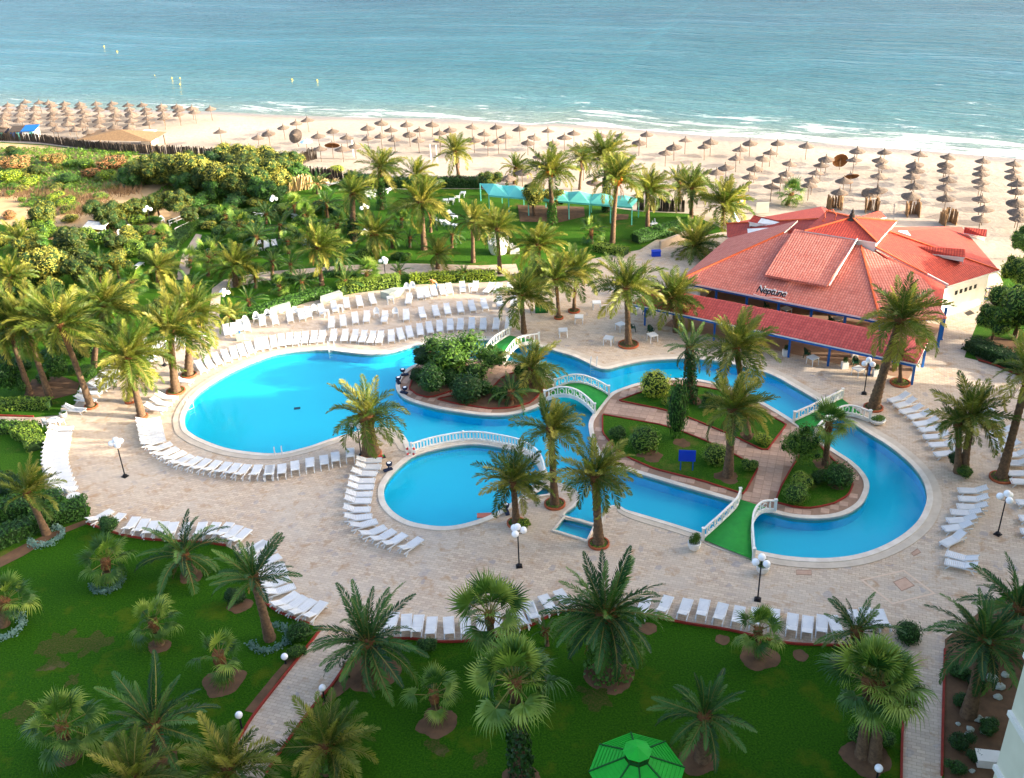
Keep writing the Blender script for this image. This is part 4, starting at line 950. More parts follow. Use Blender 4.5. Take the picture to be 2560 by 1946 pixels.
lrow([(1060,375,1080,315),(1180,430,1190,295),(1260,450,1290,290),(1375,460,1390,310),(1525,460,1520,310),(1660,440,1650,330),(1790,430,1780,300),(1915,400,1890,300),(2110,360,2060,270),(2210,330,2150,200)], oG, *L6)
lrow([(310,330,250,190),(460,265,370,140),(590,220,490,100),(1140,285,1180,180),(1290,295,1370,130),(1465,315,1515,160),(1610,325,1655,160),(1740,355,1800,190),(1890,380,1930,215),(2040,390,2060,230),(2190,400,2200,240)], oH, *L6)
lrow([(370,445,390,270),(490,465,510,290),(610,440,620,300),(750,440,700,310),(930,400,850,260),(1030,350,970,265),(1120,400,1060,250)], oI, *L6)
lrow([(1300,1030,1140,1085),(1350,1075,1195,1125),(1400,1130,1240,1170),(1480,1170,1290,1215),(1530,1230,1340,1270),(1580,1285,1390,1310),(1610,1345,1425,1370),(1660,1410,1470,1430),(1690,1475,1520,1505)], oE, 'white plastic lounger in the slanting row between the leaning palm and twin palms', 'loungers beside the leaning palm')
lrow([(1940,1165,1800,1190),(2010,1230,1870,1255),(2090,1310,1950,1340),(2110,1370,1970,1400),(2150,1420,2000,1450),(2210,1490,2070,1510),(2240,1560,2090,1570)], oE, 'white plastic lounger in the outer row behind the twin palms', 'loungers behind the twin palms')
lrow([(2210,300,2080,310),(2250,380,2130,390),(2290,450,2150,455),(2350,610,2190,620),(2380,740,2210,745),(2400,850,2220,850)], oF, 'white plastic lounger in the outer row behind the twin palms', 'loungers behind the twin palms')
L7 = ('white plastic lounger in the tight cluster beside the lamp post by the hotel bed', 'loungers beside the lamp post by the hotel bed')
lrow([(1920,520,1690,525),(1930,590,1690,590),(1920,655,1680,650),(1865,700,1635,695),(1830,745,1605,765),(1795,795,1570,830),(1740,860,1560,960),(1830,1075,1610,1025),(1830,1130,1600,1090)], oF, *L7)
L8 = ('white plastic lounger lying on the back garden lawn', 'loungers on the back garden lawn')
oJ = (640, 260)
lrow([(20,1095,25,1140),(80,1085,85,1140),(140,1075,150,1140),(380,1085,450,1120),(225,1000,235,1040),(1400,900,1475,925),(1500,935,1570,955),(1510,850,1580,890),(1480,800,1500,730),(1530,800,1550,720),(1580,780,1590,700),(1620,720,1640,690),(1010,690,1080,660),(900,690,950,730),(870,680,930,680),(560,630,640,620),(310,880,370,890),(20,880,60,850),(850,1010,880,980)], oJ, *L8)
lrow([(1640,1310,1690,1350),(1050,1480,1120,1440),(930,1250,960,1210),(1990,1060,2080,1030),(1880,1110,1940,1090),(720,1230,780,1215),(800,1260,860,1240)], (0, 200), *L8)

# ------------------------------------------------------------------ palms in the photograph
pm_ = [  # base, heart, crown radius px, kind, label, extra
 ((355,1043),(317,891),95,'date','leaning date palm beside fanned loungers',dict(tr=.30,planter=16)),
 ((228,1018),(149,809),98,'date','tall leaning date palm with small red planter ring',dict(tr=.28,planter=17)),
 ((125,996),(60,809),95,'date','leaning date palm rooted between ivy mounds and low hedge',dict(tr=.28)),
 ((440,980),(424,828),90,'date','thick date palm with flowers at its foot',dict(tr=.36,planter=24)),
 ((472,939),(478,780),85,'date','upright date palm next to the round pool end',dict(tr=.34,planter=20)),
 ((234,920),(262,765),85,'date','dark trunked date palm behind the leaning pair',dict(tr=.26)),
 ((326,1005),(330,925),62,'date','short date palm with bushy ring behind the leaning one',dict(tr=.30,planter=14)),
 ((75,985),(18,812),85,'date','date palm with hanging fronds over the ivy mounds',dict(tr=.26)),
 ((117,1336),(66,1228),84,'date','young leaning date palm inside a grey shrub ring',dict(tr=.26,nf=20,dry=0,lowest=-5)),
 ((928,1136),(914,1035),92,'date','stout palm on the tongue of paving between the two pools',dict(tr=.62,nf=26,soft=1.0,wind=.5,planter=27)),
 ((1291,1310),(1283,1203),90,'date','blue green palm at the edge of the paddling pool',dict(tr=.26,soft=.4,planter=24)),
 ((1387,1262),(1376,1069),80,'date','tall slim palm between paddling pool and swimming lane',dict(tr=.28,planter=27)),
 ((1497,1361),(1487,1187),95,'date','tall palm beside the square plunge basin',dict(tr=.32,soft=.4,planter=27)),
 ((1341,964),(1329,917),72,'date','arching palm on the shrub island',dict(tr=.3,nf=28,soft=1)),
 ((1275,1011),(1278,977),52,'canary','low palm among soil on the shrub island',dict(tr=.28,nf=18)),
 ((1310,833),(1303,736),75,'date','palm between footbridge and white tables',dict(tr=.26)),
 ((1397,796),(1390,695),64,'date','slim palm in red ring near scattered white tables',dict(tr=.2,planter=12)),
 ((1435,779),(1440,679),64,'date','thin palm in low red ring behind white tables',dict(tr=.18,planter=15)),
 ((1571,863),(1566,717),85,'date','palm in wide red ring near tables',dict(tr=.30,planter=26)),
 ((1348,777),(1345,705),55,'date','palm beside a green box on the garden side terrace',dict(tr=.26)),
 ((1690,831),(1682,742),78,'date','bushy palm growing up against the veranda canopy',dict(tr=.26)),
 ((1870,1098),(1839,868),95,'date','tall palm with golden fronds above the lagoon channel',dict(tr=.26,soft=.5)),
 ((1820,1192),(1832,1020),90,'date','palm with wide crown beside the blue signboard',dict(tr=.34)),
 ((1725,1008),(1725,868),62,'canary','palm with fully ivy clad trunk on the island',dict(tr=.3,nf=22,ivy=.95)),
 ((2183,1021),(2253,796),100,'date','big leaning palm near restaurant',dict(tr=.40,soft=.8,planter=24,wind=.3)),
 ((2250,959),(2250,885),42,'date','thin young palm near restaurant',dict(tr=.16,nf=16,planter=25)),
 ((2394,1182),(2396,1055),60,'date','shorter stem of the twin palms on the paved terrace',dict(tr=.26,nf=18,wind=.2)),
 ((2408,1180),(2430,1036),92,'date','taller stem of the twin palms on the paved terrace',dict(tr=.30)),
 ((2503,1196),(2575,925),90,'date','leaning palm in red ring near outer loungers',dict(tr=.32,planter=29)),
 ((2063,1164),(2073,1058),62,'fan','fan palm beside the carpeted bridge on the island',dict(tr=.24,nf=34)),
 ((1968,514),(1980,482),40,'fan','fan palm on the sand behind the restaurant roof',dict(tr=.25,nf=26)),
 ((2520,1640),(2550,1518),118,'canary','large dark palm overhanging the terrace at the hotel side',dict(tr=.4,nf=30,wind=.2)),
 ((2421,1790),(2466,1598),120,'canary','dense dark palm above the rocky bed',dict(tr=.36,nf=40,wind=.2)),
 ((2155,1890),(2172,1695),120,'fan','slightly taller stem of the twin fan palms by the lawn path',dict(tr=.30,nf=34,dry=0)),
 ((2186,1902),(2200,1712),118,'fan','path side stem of the twin fan palms by the lawn path',dict(tr=.30,nf=30,dry=0)),
 ((2148,1650),(2140,1574),88,'canary','dark feather palm at the end of the lounger row',dict(tr=.34,nf=24)),
 ((1896,1645),(1896,1573),66,'fan','small fan palm in a soil ring on the gazebo lawn',dict(tr=.2,nf=22)),
 ((1522,1682),(1515,1530),138,'canary','large dark feather palm with ivy skirted trunk on the lawn',dict(tr=.62,nf=48,ivy=.9,wind=.1)),
 ((1756,1898),(1763,1785),105,'canary','dark feather palm standing alone beside the green gazebo',dict(tr=.36,nf=30,wind=.1)),
 ((1232,1648),(1223,1532),104,'fan','bright fan palm in front of the lawn loungers',dict(tr=.26,nf=32,dry=0)),
 ((1302,1942),(1286,1700),125,'fan','tall fan palm with ivy clad trunk on the gazebo lawn',dict(tr=.32,nf=40,ivy=.75,dry=0)),
 ((935,1693),(919,1600),132,'canary','large dark feather palm beside the paved lawn path',dict(tr=.5,nf=40,wind=.1)),
 ((1093,1800),(1083,1732),80,'fan','small fan palm in a bare soil circle',dict(tr=.24,nf=20,dry=0)),
 ((817,1925),(817,1860),112,'date','grey green feather palm with ivy foot at the paved lawn path',dict(tr=.4,nf=28,wind=.2,ivy=.9,dry=0)),
 ((402,1890),(383,1808),135,'canary','wide dark feather palm on the worn lawn',dict(tr=.42,nf=26,dry=1,wind=.1)),
 ((177,1886),(152,1812),105,'fan','broad fan palm with dark soil ring on the worn lawn',dict(tr=.3,nf=30,dry=0)),
 ((399,1611),(380,1552),72,'fan','small fan palm above the worn lawn patch',dict(tr=.26,nf=22,dry=1)),
 ((561,1700),(545,1634),76,'fan','small fan palm in a large soil ring near the path kerb',dict(tr=.32,nf=18,dry=1)),
 ((340,2040),(328,1945),125,'date','grey green feather palm next to the wide dark one',dict(tr=.36,nf=28,wind=.1,dry=0)),
 ((575,2010),(570,1918),125,'date','feather palm with fronds spread across the paved lawn path',dict(tr=.36,nf=30,wind=.2,dry=0)),
 ((269,1453),(263,1399),72,'fan','fan palm inside a grey shrub ring near the lounger bush',dict(tr=.28,nf=24,dry=0)),
 ((478,1434),(456,1383),108,'canary','arching feather palm in front of the curved lounger row',dict(tr=.36,nf=22,wind=.1,soft=.8)),
 ((675,1598),(633,1440),98,'canary','leaning palm with brown crown base inside a grey shrub ring',dict(tr=.3,nf=24,wind=.2,lowest=5)),
 ((10,1563),(10,1498),72,'fan','fan palm with grey shrub ring beside the worn lawn hedge',dict(tr=.3,nf=22,dry=0)),
 ((1368,1614),(1363,1573),34,'canary','tiny palm beside the ivy skirted feather palm',dict(tr=.12,nf=14,dry=0)),
 ((954,523),(950,418),58,'date','palm with ivy clad trunk behind the back lawn',dict(tr=.32,ivy=.8)),
 ((1148,453),(1137,377),48,'date','lone slim palm standing on the open sand',dict(tr=.24,nf=26)),
 ((1286,461),(1288,418),40,'date','small palm standing on sand behind the turquoise awning',dict(tr=.22,nf=22)),
 ((884,602),(881,482),52,'date','palm with dark shaggy trunk on the back lawn',dict(tr=.4,ivy=.5)),
 ((1037,520),(1039,437),48,'date','palm at the beach hedge behind the broad crowned one',dict(tr=.26)),
 ((1061,624),(1052,504),68,'date','broad crowned palm in the middle of the back lawn',dict(tr=.34,soft=.5)),
 ((1183,656),(1182,551),54,'date','slim palm between lawn clearing and round stage',dict(tr=.24)),
 ((1250,684),(1243,570),58,'date','palm standing in front of the white round stage',dict(tr=.24)),
 ((805,713),(794,618),68,'date','palm rising beside the garden path',dict(tr=.24)),
 ((933,642),(935,583),54,'date','palm with ivy mound for a trunk on the back lawn',dict(tr=.45,ivy=.9)),
 ((1094,672),(1094,634),46,'date','short palm at the edge of the garden path',dict(tr=.22,nf=22)),
 ((1381,561),(1376,425),62,'date','tall palm with orange fruit stalks before the turquoise awning',dict(tr=.34,ivy=.4,dates=True)),
 ((1449,475),(1455,396),42,'date','very slim palm on the sand behind the awning',dict(tr=.18,nf=22)),
 ((1517,529),(1512,387),66,'date','palm with ivy trunk beside the awning posts',dict(tr=.3,ivy=.6)),
 ((1531,608),(1543,444),68,'date','tall palm loaded with orange date clusters',dict(tr=.28,dates=True,dry=3)),
 ((1619,580),(1619,475),62,'date','palm next to the low garden hedge',dict(tr=.28)),
 ((1699,504),(1698,456),44,'date','small palm beyond the reed fence',dict(tr=.22,nf=22)),
 ((1728,545),(1729,469),58,'date','palm at the end of the reed fence',dict(tr=.24)),
 ((1807,564),(1809,510),70,'date','full palm at the corner of the restaurant roof',dict(tr=.26)),
 ((1734,637),(1737,612),68,'date','low wide palm between stone wall and restaurant roof',dict(tr=.28)),
 ((1479,608),(1478,574),42,'fan','short fan palm on the bright back lawn',dict(tr=.22,nf=22)),
 ((1345,690),(1345,610),66,'date','pale palm behind the scattered white tables',dict(tr=.28)),
 ((590,716),(586,664),64,'date','straw coloured palm beside the garden path bend',dict(tr=.3,dry=6)),
 ((412,615),(408,592),32,'fan','little fan palm by the white garden furniture',dict(tr=.16,nf=18)),
 ((400,720),(393,668),52,'date','bushy palm behind the leaning pool palms',dict(tr=.3)),
 ((60,660),(54,605),52,'date','palm rising among the large olive trees',dict(tr=.26)),
 ((570,812),(572,786),40,'date','low palm where the garden path meets the terrace',dict(tr=.2,nf=18)),
 ((625,778),(621,748),40,'canary','low palm behind the hedge at the path corner',dict(tr=.2,nf=18)),
 ((25,760),(22,690),58,'date','palm behind the ivy mounds and thicket',dict(tr=.28)),
]
sm = [((1004,570),(1004,545),26),((1077,581),(1077,539),36),((1025,618),(1025,592),24),((722,634),(719,602),27),((683,672),(681,653),24),((729,681),(725,659),32),((699,738),(697,713),30),((757,735),(754,703),42),((871,729),(862,700),42),((919,716),(916,681),38),((998,700),(998,678),32),((851,681),(849,640),46),((737,545),(735,512),38),((819,545),(817,508),42),((794,485),(792,458),38),((564,560),(564,538),32),((665,560),(665,535),34),((681,690),(681,652),30),((475,670),(475,645),32),((1195,600),(1197,560),34),((655,610),(652,585),30),((760,560),(760,535),34),((640,720),(638,690),34),((540,640),(538,612),34),((600,600),(598,560),42),((640,640),(640,590),48),((700,600),(700,560),40),((520,690),(520,640),46),((770,620),(770,580),40),((480,760),(480,715),44),((840,600),(842,560),36),((980,620),(980,590),30),((1130,620),(1130,585),34),((330,760),(330,705),46),((250,720),(250,660),44),((1160,700),(1160,680),26)]
for b, h_, r_, k, lab, kw_ in pm_:
    kw_['nf'] = int(kw_.get('nf', 34 if r_ > 60 else 28)*(1.5 if k == 'date' else 1.25 if k == 'canary' else .78)); palm(b, h_, r_, k, lab, **kw_)
for i, (b, h_, r_) in enumerate(sm):
    palm(b, h_, r_, 'canary' if i % 3 else 'fan', 'low young palm in the back garden planting', nf=24, tr=.18, group='young palms in the back garden', dry=i % 2)

# ------------------------------------------------------------------ thatched beach umbrellas
def canopy_mesh(seed):
    rs = random.Random(seed); mb = MB(); sg = 26; prof = [(.05, .50), (.45, .29), (.47, .26), (.82, .12), (.84, .09), (1.16, -.05), (1.13, -.10), (.6, .08), (.05, .32)]
    vs = []; fs = []
    for j, (r_, z_) in enumerate(prof):
        for k in range(sg):
            a = 2*math.pi*k/sg; rr = r_*(1+(rs.uniform(-.035, .035) if j in (2, 4, 5, 6) else 0)); vs.append((rr*math.cos(a), rr*math.sin(a), z_+(rs.uniform(-.03, .03) if j in (2, 4, 5) else 0)))
    for j in range(len(prof)-1):
        for k in range(sg): k2 = (k+1) % sg; fs.append((j*sg+k, j*sg+k2, (j+1)*sg+k2, (j+1)*sg+k))
    mb.add(vs, fs[:5*sg], 0); mb.add(vs, fs[5*sg:], 1)
    return mb.mesh('thatch_canopy', [M['thatch'], M['thatchdark']])
CAN = [canopy_mesh(i) for i in range(5)]
mb = MB(); mb.lathe([(.045, -2.0), (.04, .45)], 7); POLE = mb.mesh('pole', M['wood'])
mb = MB(); mb.lathe([(.09, .44), (.12, .54), (.04, .60), (.06, .78), (.01, .82)], 8); TUFT = mb.mesh('thatch_tuft', M['thatch'])
def umbrella(x, y, z, o, label, group, tilt=None, sc=1.0, name='beach_umbrella'):
    c = P(o[0]+x/z, o[1]+y/z, 2.05); t = thing(name, label, 'beach umbrella', (c.x, c.y, 0), random.uniform(0, 6.28), group)
    tl = tilt or (random.gauss(0, .07), random.gauss(0, .07)); s_ = sc*random.uniform(.88, 1.04)
    for nm, me in (('canopy', random.choice(CAN)), ('pole', POLE), ('thatch_tuft', TUFT)):
        q = link(nm, me, t, (0, 0, 1.98), None, s_ if nm != 'pole' else 1)
        q.rotation_euler = (tl[0], tl[1], 0) if nm != 'pole' else (tl[0]*.3, tl[1]*.3, 0)
    return t
U1 = ('thatched beach umbrella in the packed rows behind the blue beach huts', 'umbrellas packed behind the beach huts')
for x, y in [(200,175),(310,180),(385,182),(510,187),(630,190),(760,188),(885,187),(1010,200),(1120,198),(1275,208),(1395,212),(1515,225),(1660,228),(65,200),(170,208),(275,218),(405,203),(635,213),(765,222),(875,222),(1020,232),(1150,235),(1275,235),(1410,238),(1535,252),(60,235),(165,235),(280,235),(410,232),(505,220),(525,243),(655,250),(780,240),(910,243),(1030,262),(1155,263),(1290,272),(1410,272),(40,272),(155,270),(275,275),(410,270),(535,272),(675,278),(785,283),(910,278),(1040,278),(1165,300),(1290,302),(30,300),(150,315),(270,298),(410,303),(545,305),(660,318),(780,322),(905,315),(1035,322),(1170,340),(30,332),(280,330),(405,348),(535,345),(645,358),(780,363),(900,372),(1020,372),(30,362),(450,388),(595,388),(700,410),(840,410),(-40,235),(-60,270),(-70,310),(-60,345)]:
    umbrella(x, y, 3.157, (0, 200), *U1)
U2 = ('thatched beach umbrella scattered on the sand beyond the back garden', 'umbrellas beyond the back garden')
for x, y in [(1735,410),(2120,420),(2035,455)]: umbrella(x, y, 3.157, (0, 200), *U2)
for x, y in [(405,128),(315,152),(215,185),(95,235),(605,215),(490,253),(715,265),(505,352),(680,355),(780,333),(880,190),(990,150),(1065,205),(985,252),(880,272),(1090,278),(1190,162),(1210,240),(1290,207),(1280,285),(1390,163),(1450,230),(1450,292),(1705,182),(1720,285),(1800,237),(1895,183),(1830,312),(1910,293),(1970,258),(2080,197),(2145,305),(2195,265),(1530,205),(1990,585),(2100,540)]: umbrella(x, y, 3.157, (640, 260), *U2)
for x, y in [(410,213),(540,265),(450,310),(615,230),(345,415),(325,470),(690,495),(630,355),(705,440),(375,570),(310,630),(830,250),(990,250),(1190,240),(1130,305),(1340,385),(1405,340),(1495,288),(1695,300),(1645,335),(1815,500),(1930,360),(2005,308),(1895,428),(780,620),(1310,670),(1740,540)]: umbrella(x, y, 3.157, (1240, 260), *U2)
U3 = ('thatched beach umbrella in the straight columns behind the red restaurant roof', 'umbrellas behind the restaurant')
for x, y in [(265,310),(210,385),(150,430),(85,510),(45,575),(495,330),(360,472),(335,550),(290,600),(220,650),(650,435),(610,483),(570,543),(540,597),(515,640),(895,370),(870,440),(790,605),(755,695),(1110,380),(1075,445),(1095,488),(1065,570),(1060,680),(1385,400),(1350,480),(1355,525),(1325,570),(1345,648),(1320,725),(1610,420),(1590,480),(1595,528),(1610,600),(1590,660),(1595,745),(1885,450),(1875,510),(1870,550),(1870,610),(1880,665),(1875,750),(1895,828),(1870,905),(2130,475),(2125,530),(2130,575),(2160,628),(2150,690),(2150,780),(2160,850),(2170,905),(2330,560),(2330,640),(2350,720),(2370,820),(2390,920)]: umbrella(x, y, 3.157, (1860, 260), *U3)
umbrella(310, 250, 3.157, (640, 260), 'thatched umbrella leaning steeply sideways on the sand', None, (.2, 1.0))
umbrella(600, 322, 3.157, (640, 260), 'thatched umbrella tipped so its brown underside faces the hotel', None, (-.55, 0))
umbrella(845, 568, 3.157, (1860, 260), 'tilted thatched umbrella showing brown underside among the straight columns', None, (-.6, 0))
q = umbrella(765, 400, 3.157, (1860, 260), 'thatched umbrella blown over on edge near the waterline', None, (-1.25, .25)); q.location.z = -.75
q = umbrella(1015, 605, 3.157, (1860, 260), 'collapsed thatched umbrella lying nearly on the sand', None, (.2, -.3)); q.location.z = -1.6
for q in [o for o in COL.objects if o.name.startswith('beach_umbrella') and 'showing' in o.get('label', '') or 'faces the hotel' in o.get('label', '') or 'blown' in o.get('label', '')]: q.rotation_euler = (0, 0, 0)
blu = simple('blue_canvas', '8CC4D8', 'D8E8EC', 6, .8)
for x, y, lab in ((395, 298, 'blue and white cloth beach umbrella on the open sand'),):
    c = P(640+x/3.157, 260+y/3.157, 1.8); t = thing('beach_umbrella', lab, 'beach umbrella', (c.x, c.y, 0))
    mb = MB(); mb.lathe([(.02, .4), (.55, .22), (1.0, -.05), (.98, -.1)], 10); mb.obj('canopy', blu, t, False, (0, 0, 1.8)); link('pole', POLE, t, (0, 0, 1.85))

# ------------------------------------------------------------------ shrubs, trees, hedges
def sh(x, y, r_, mat, kind, label, **k): return shrub(x, y, r_, mat, kind, label, **k)
sh(1171,1003,46,'leafdark','ball','clipped dark green ball bush on the shrub island',lift=.9,flat=.85)
sh(1080,985,56,'leafdark','shrub','loose dark bush at the rounded tip of the shrub island',lift=.9)
sh(1135,932,106,'leafmid','loose','tall leafy shrub with yellow green leaves in the middle of the shrub island',flat=.62,trunk=.3,name='leafy_tree',cat='tree')
sh(1065,925,44,'leafdark','shrub','dark shrub under the tall leafy one on the island',lift=1.1)
sh(1225,930,50,'leafmid','loose','bright leafed shrub beside the small terrace footbridge',lift=1.0)
sh(1636,990,42,'leaflime','ball','yellow green round bush beside the lagoon channel',lift=.95)
sh(1610,1122,42,'leafmid','ball','round green bush in the middle of the island lawn')
sh(1788,1157,36,'leafmid','ball','round green bush next to the palm trunk by the signboard')
sh(1690,1095,29,'leafdark','ball','tall narrow dark cypress column on the island',flat=3.0,lift=.95,name='cypress',cat='tree')
sh(2095,1217,40,'leafdark','ball','round clipped bush on the loop island point',lift=1.0)
sh(1988,1256,34,'leafmid','ball','small round bush beside the wide green bridge',lift=.9)
sh(1906,1112,27,'leaflime','shrub','small lime shrub in the corner of the island bed')
sh(1872,1178,27,'leafmid','shrub','small shrub at the point of the signboard bed')
sh(2002,1172,62,'leafmid','loose','open leafy shrub near the fan palm on the island',flat=1.2,lift=.9)
sh(1998,1225,38,'leafmid','shrub','low shrub between path and loop island lawn')
sh(1665,1015,16,'leaflime','shrub','little lime shrub under the yellow green ball')
sh(2048,1205,30,'leafmid','shrub','low leafy shrub below the fan palm on the loop island')
sh(1775,1020,34,'leafmid','shrub','green shrub in the bridge side island bed behind the cypress')
sh(1850,1070,28,'leaflime','shrub','lime shrub under the golden palm in the bridge side island bed')
sh(1545,1100,30,'leafmid','shrub','low shrub at the bridge end of the signboard bed')
sh(275,1335,36,'leafdark','shrub','dark bush with white flowers at the corner of the lounger row',lift=.95)
sh(590,1510,38,'leafdark','shrub','dark round bush near the brown crowned leaning palm')
sh(752,1600,44,'leafdark','shrub','dark bush at the corner where lawn path meets terrace')
sh(745,1640,28,'leafmid','shrub','small green bush beside the lawn path kerb')
sh(2268,1600,36,'leafdark','ball','dark ball bush where the narrow path leaves the terrace')
sh(2386,1165,26,'leafdark','shrub','leafy clump at the foot of the twin palms',lift=1)
sh(2408,1190,26,'leafmid','shrub','low leafy clump in the twin palm planter')
sh(1070,1625,30,'leafdark','shrub','low dark bush below the lawn loungers')
sh(2145,1850,40,'leafdark','shrub','dark shrub at the foot of the twin fan palms')
sh(2210,1860,34,'leafdark','shrub','dark leafy shrub between twin fan palms and path')
sh(1310,1322,24,'leaflime','shrub','yellow green flowering clump in the round planter',lift=.8)
for i, (x, y, r_) in enumerate([(2395,1690,34),(2440,1720,36),(2400,1760,30),(2470,1830,34),(2400,1870,36),(2440,1900,30),(2390,1930,30),(2500,1600,40),(2450,1650,36)]): sh(x,y,r_,'leafdark','shrub','low dark plant among pale rocks in the shaded hotel bed',group='plants in the rocky bed',lift=.6)
und = random.Random(5)
for k in range(95):
    x, y = und.uniform(-40, 560), und.uniform(388, 600)
    if y < 384+x*.035 or (430 < x and y < 520) or (400 < x < 490 and 470 < y < 530 ): continue
    shrub(x, y, und.uniform(13, 30), und.choice(['leafmid', 'leafolive', 'leaflime', 'leafmid', 'leafmid', 'leafolive', 'leafrust']), 'shrub', 'wild bush in the scrub covering the dunes', group='bushes of the dune scrub', flat=.6, lift=.6)
for x, y, r_, mt in [(1130,965,40,'leafdark'),(1190,955,36,'leafmid'),(1210,985,34,'leafdark'),(1250,1000,32,'leafmid'),(1100,940,44,'leafdark'),(1300,985,30,'leafmid'),(1310,950,34,'leafmid'),(1050,955,34,'leafdark')]: shrub(x, y, r_, mt, 'shrub', 'dark understorey shrub filling the shrub island', group='understorey of the shrub island', lift=.7)
for k in range(190):
    x, y = und.uniform(300, 1040), und.uniform(520, 715)
    if 652 < y < 704 or (x > 840 and y < 640) or (430 < x < 500 and y < 660): continue
    shrub(x, y, und.uniform(14, 30), und.choice(['leafmid', 'leafdark', 'leafolive', 'leafmid']), 'shrub', 'low leafy shrub in the back garden planting', group='shrubs of the back garden', flat=.7)
for k in range(44):
    x, y = und.uniform(-20, 420), und.uniform(600, 900)
    if (x > 150 and y > 850) or (x > 300 and y > 780): continue
    shrub(x, y, und.uniform(26, 46), und.choice(['leafolive', 'leafolive', 'leafdark', 'leafmid']), 'shrub', 'dense shrub in the thicket behind the leaning palms', group='shrubs of the thicket', flat=.95, lift=.8)
# ivy mounds at the left
for x, y, r_, lab in [(30,985,48,'ivy mound at the foot of the hanging frond palm'),(150,955,42,'ivy mound behind the leaning palm trunk'),(205,915,36,'tall ivy mound beside the dark palm trunk'),(228,955,26,'small leafy bush at the edge of the shaded terrace'),(62,985,26,'small leafy bush between ivy mounds')]: sh(x,y,r_,'leafdark','shrub',lab,flat=1.25,lift=.9)
# olive coloured trees and dune scrub
tr_ = [(364,462,40,'leafolive'),(421,466,52,'leafolive'),(490,470,58,'leafolive'),(564,492,58,'leafolive'),(640,486,64,'leafolive'),(700,452,52,'leafolive'),(665,512,44,'leafdark'),(730,440,34,'leafolive'),(450,440,40,'leafolive'),(600,455,50,'leafolive'),(530,452,44,'leafdark')]
tr_ += [(395,448,40,'leafolive'),(340,470,34,'leafdark'),(465,485,40,'leafdark'),(515,480,46,'leafolive'),(610,500,46,'leafolive'),(585,420,44,'leafolive'),(650,430,48,'leafolive'),(700,480,40,'leafolive'),(745,462,34,'leafdark'),(545,500,38,'leafdark')]
for x, y, r_, mt in tr_: sh(x,y,r_*1.08,mt,'tree','dense olive green tree in the grove between dune and beach',name='dune_tree',cat='tree',flat=.85,trunk=.12,group='trees of the dune grove')
for x, y, r_, lab in [(271,579,46,'lopsided olive tree beside the white garden umbrellas'),(310,565,30,'thin olive tree next to the lopsided one'),(352,556,32,'dark olive bush behind the globe lamp'),(400,545,32,'yellowish tree at the edge of the bare dune'),(455,545,36,'pale leafed shrub under the dune grove'),(480,570,26,'low shrub by the white gate railings'),(120,592,52,'round olive tree standing alone near the dry reeds'),(190,670,60,'large olive tree crown beside the garden furniture'),(136,720,62,'large olive tree crown behind the leaning palms'),(222,725,54,'olive tree behind the dark trunked palm'),(80,668,46,'olive tree among palms behind the thicket'),(300,700,40,'olive shrub behind bushy palms'),(300,640,30,'olive shrub near the white garden bench')]:
    sh(x,y,r_,'leafolive','tree',lab,name='olive_tree',cat='tree',flat=.9,trunk=.8)
for x, y, r_, mt, lab in [(28,455,36,'leaflime','bright green bush in the dune scrub'),(40,425,46,'leafrust','large rusty brown bush in the dune scrub'),(282,425,44,'leafrust','rust coloured bush below the reed fence'),(215,425,30,'leaflime','lime bush between rust coloured ones'),(177,462,36,'leafmid','green bush above the dry reeds'),(230,445,30,'leafrust','brown bush in the middle of the dunes'),(265,450,26,'leaflime','small lime bush in the dunes'),(95,440,30,'leafolive','olive bush beside the bright green one'),(140,410,32,'leafrust','dull brown bush near the reed fence'),(340,428,34,'leafolive','olive bush at the edge of the grove'),(55,505,14,'leafmid','lone green plant on pale sand'),(300,395,18,'leaflime','lime sapling at the reed fence'),(500,520,34,'leafdark','dark shrub at the grove foot'),(590,520,44,'leafdark','dark shrub shading the garden lamp'),(700,490,36,'leafdark','dark shrub at the end of the grove'),(868,470,26,'leafmid','green bush on the beach hedge'),(840,430,34,'leaflime','flat green creeper mound on the sand')]:
    sh(x,y,r_,mt,'shrub',lab,flat=.6 if 'flat' not in lab else .3,lift=.7)
for x, y, r_, lab in [(1336,540,44,'dark round topped tree in front of the turquoise awning'),(1382,538,34,'second dark tree before the turquoise awning'),(1228,490,34,'tree at the grove end of the turquoise awning')]: sh(x,y,r_,'leafolive','tree',lab,name='garden_tree',cat='tree',flat=.8,trunk=1.2)
for x, y, r_, lab in [(2535,850,84,'big dark green tree leaning over the path to the blue gate'),(2545,735,52,'leafy tree beside the blue gate'),(2480,850,50,'rounded low tree over the clipped dark hedge'),(2560,650,40,'green tree at the edge of the sand')]: sh(x,y,r_,'leafmid','tree',lab,name='leafy_tree',cat='tree',flat=1.0,trunk=.8)
for X_, Y_, r_, tk in [(67,62,5,9),(74,63.5,4.6,13),(64,68,4.6,8),(80,66,5,13),(70,72,4.6,11),(84,72,5,14),(62,78,4.4,5),(78,77,4.8,10),(60,88,4.5,3)]:  # unseen trees added so that pool and terrace lie in shade
    q = sh(1280,900,r_*pxm(P(1280,900)),'leafmid','tree','unseen leafy tree added beyond the terrace to shade it',name='shade_tree',cat='tree',flat=1.0,trunk=tk,group='shade trees beyond the hotel end of the terrace'); q.location = (X_, Y_, 0)
hedge([(585,806),(640,791),(700,772),(765,752),(830,738)],1.3,.9,'leafdark','dark clipped hedge behind the loungers and two stone slabs')
hedge([(850,733),(920,724),(1000,714)],1.3,1.2,'leafmid','loose hedge behind the white garden chairs')
hedge([(1030,706),(1120,701),(1240,697)],1.4,.9,'leaflime','flowering hedge behind the person at the loungers')
hedge([(-20,1022),(60,1020),(132,1019)],1.2,.8,'leafmid','low flowering hedge on the pool side of the narrow side path')
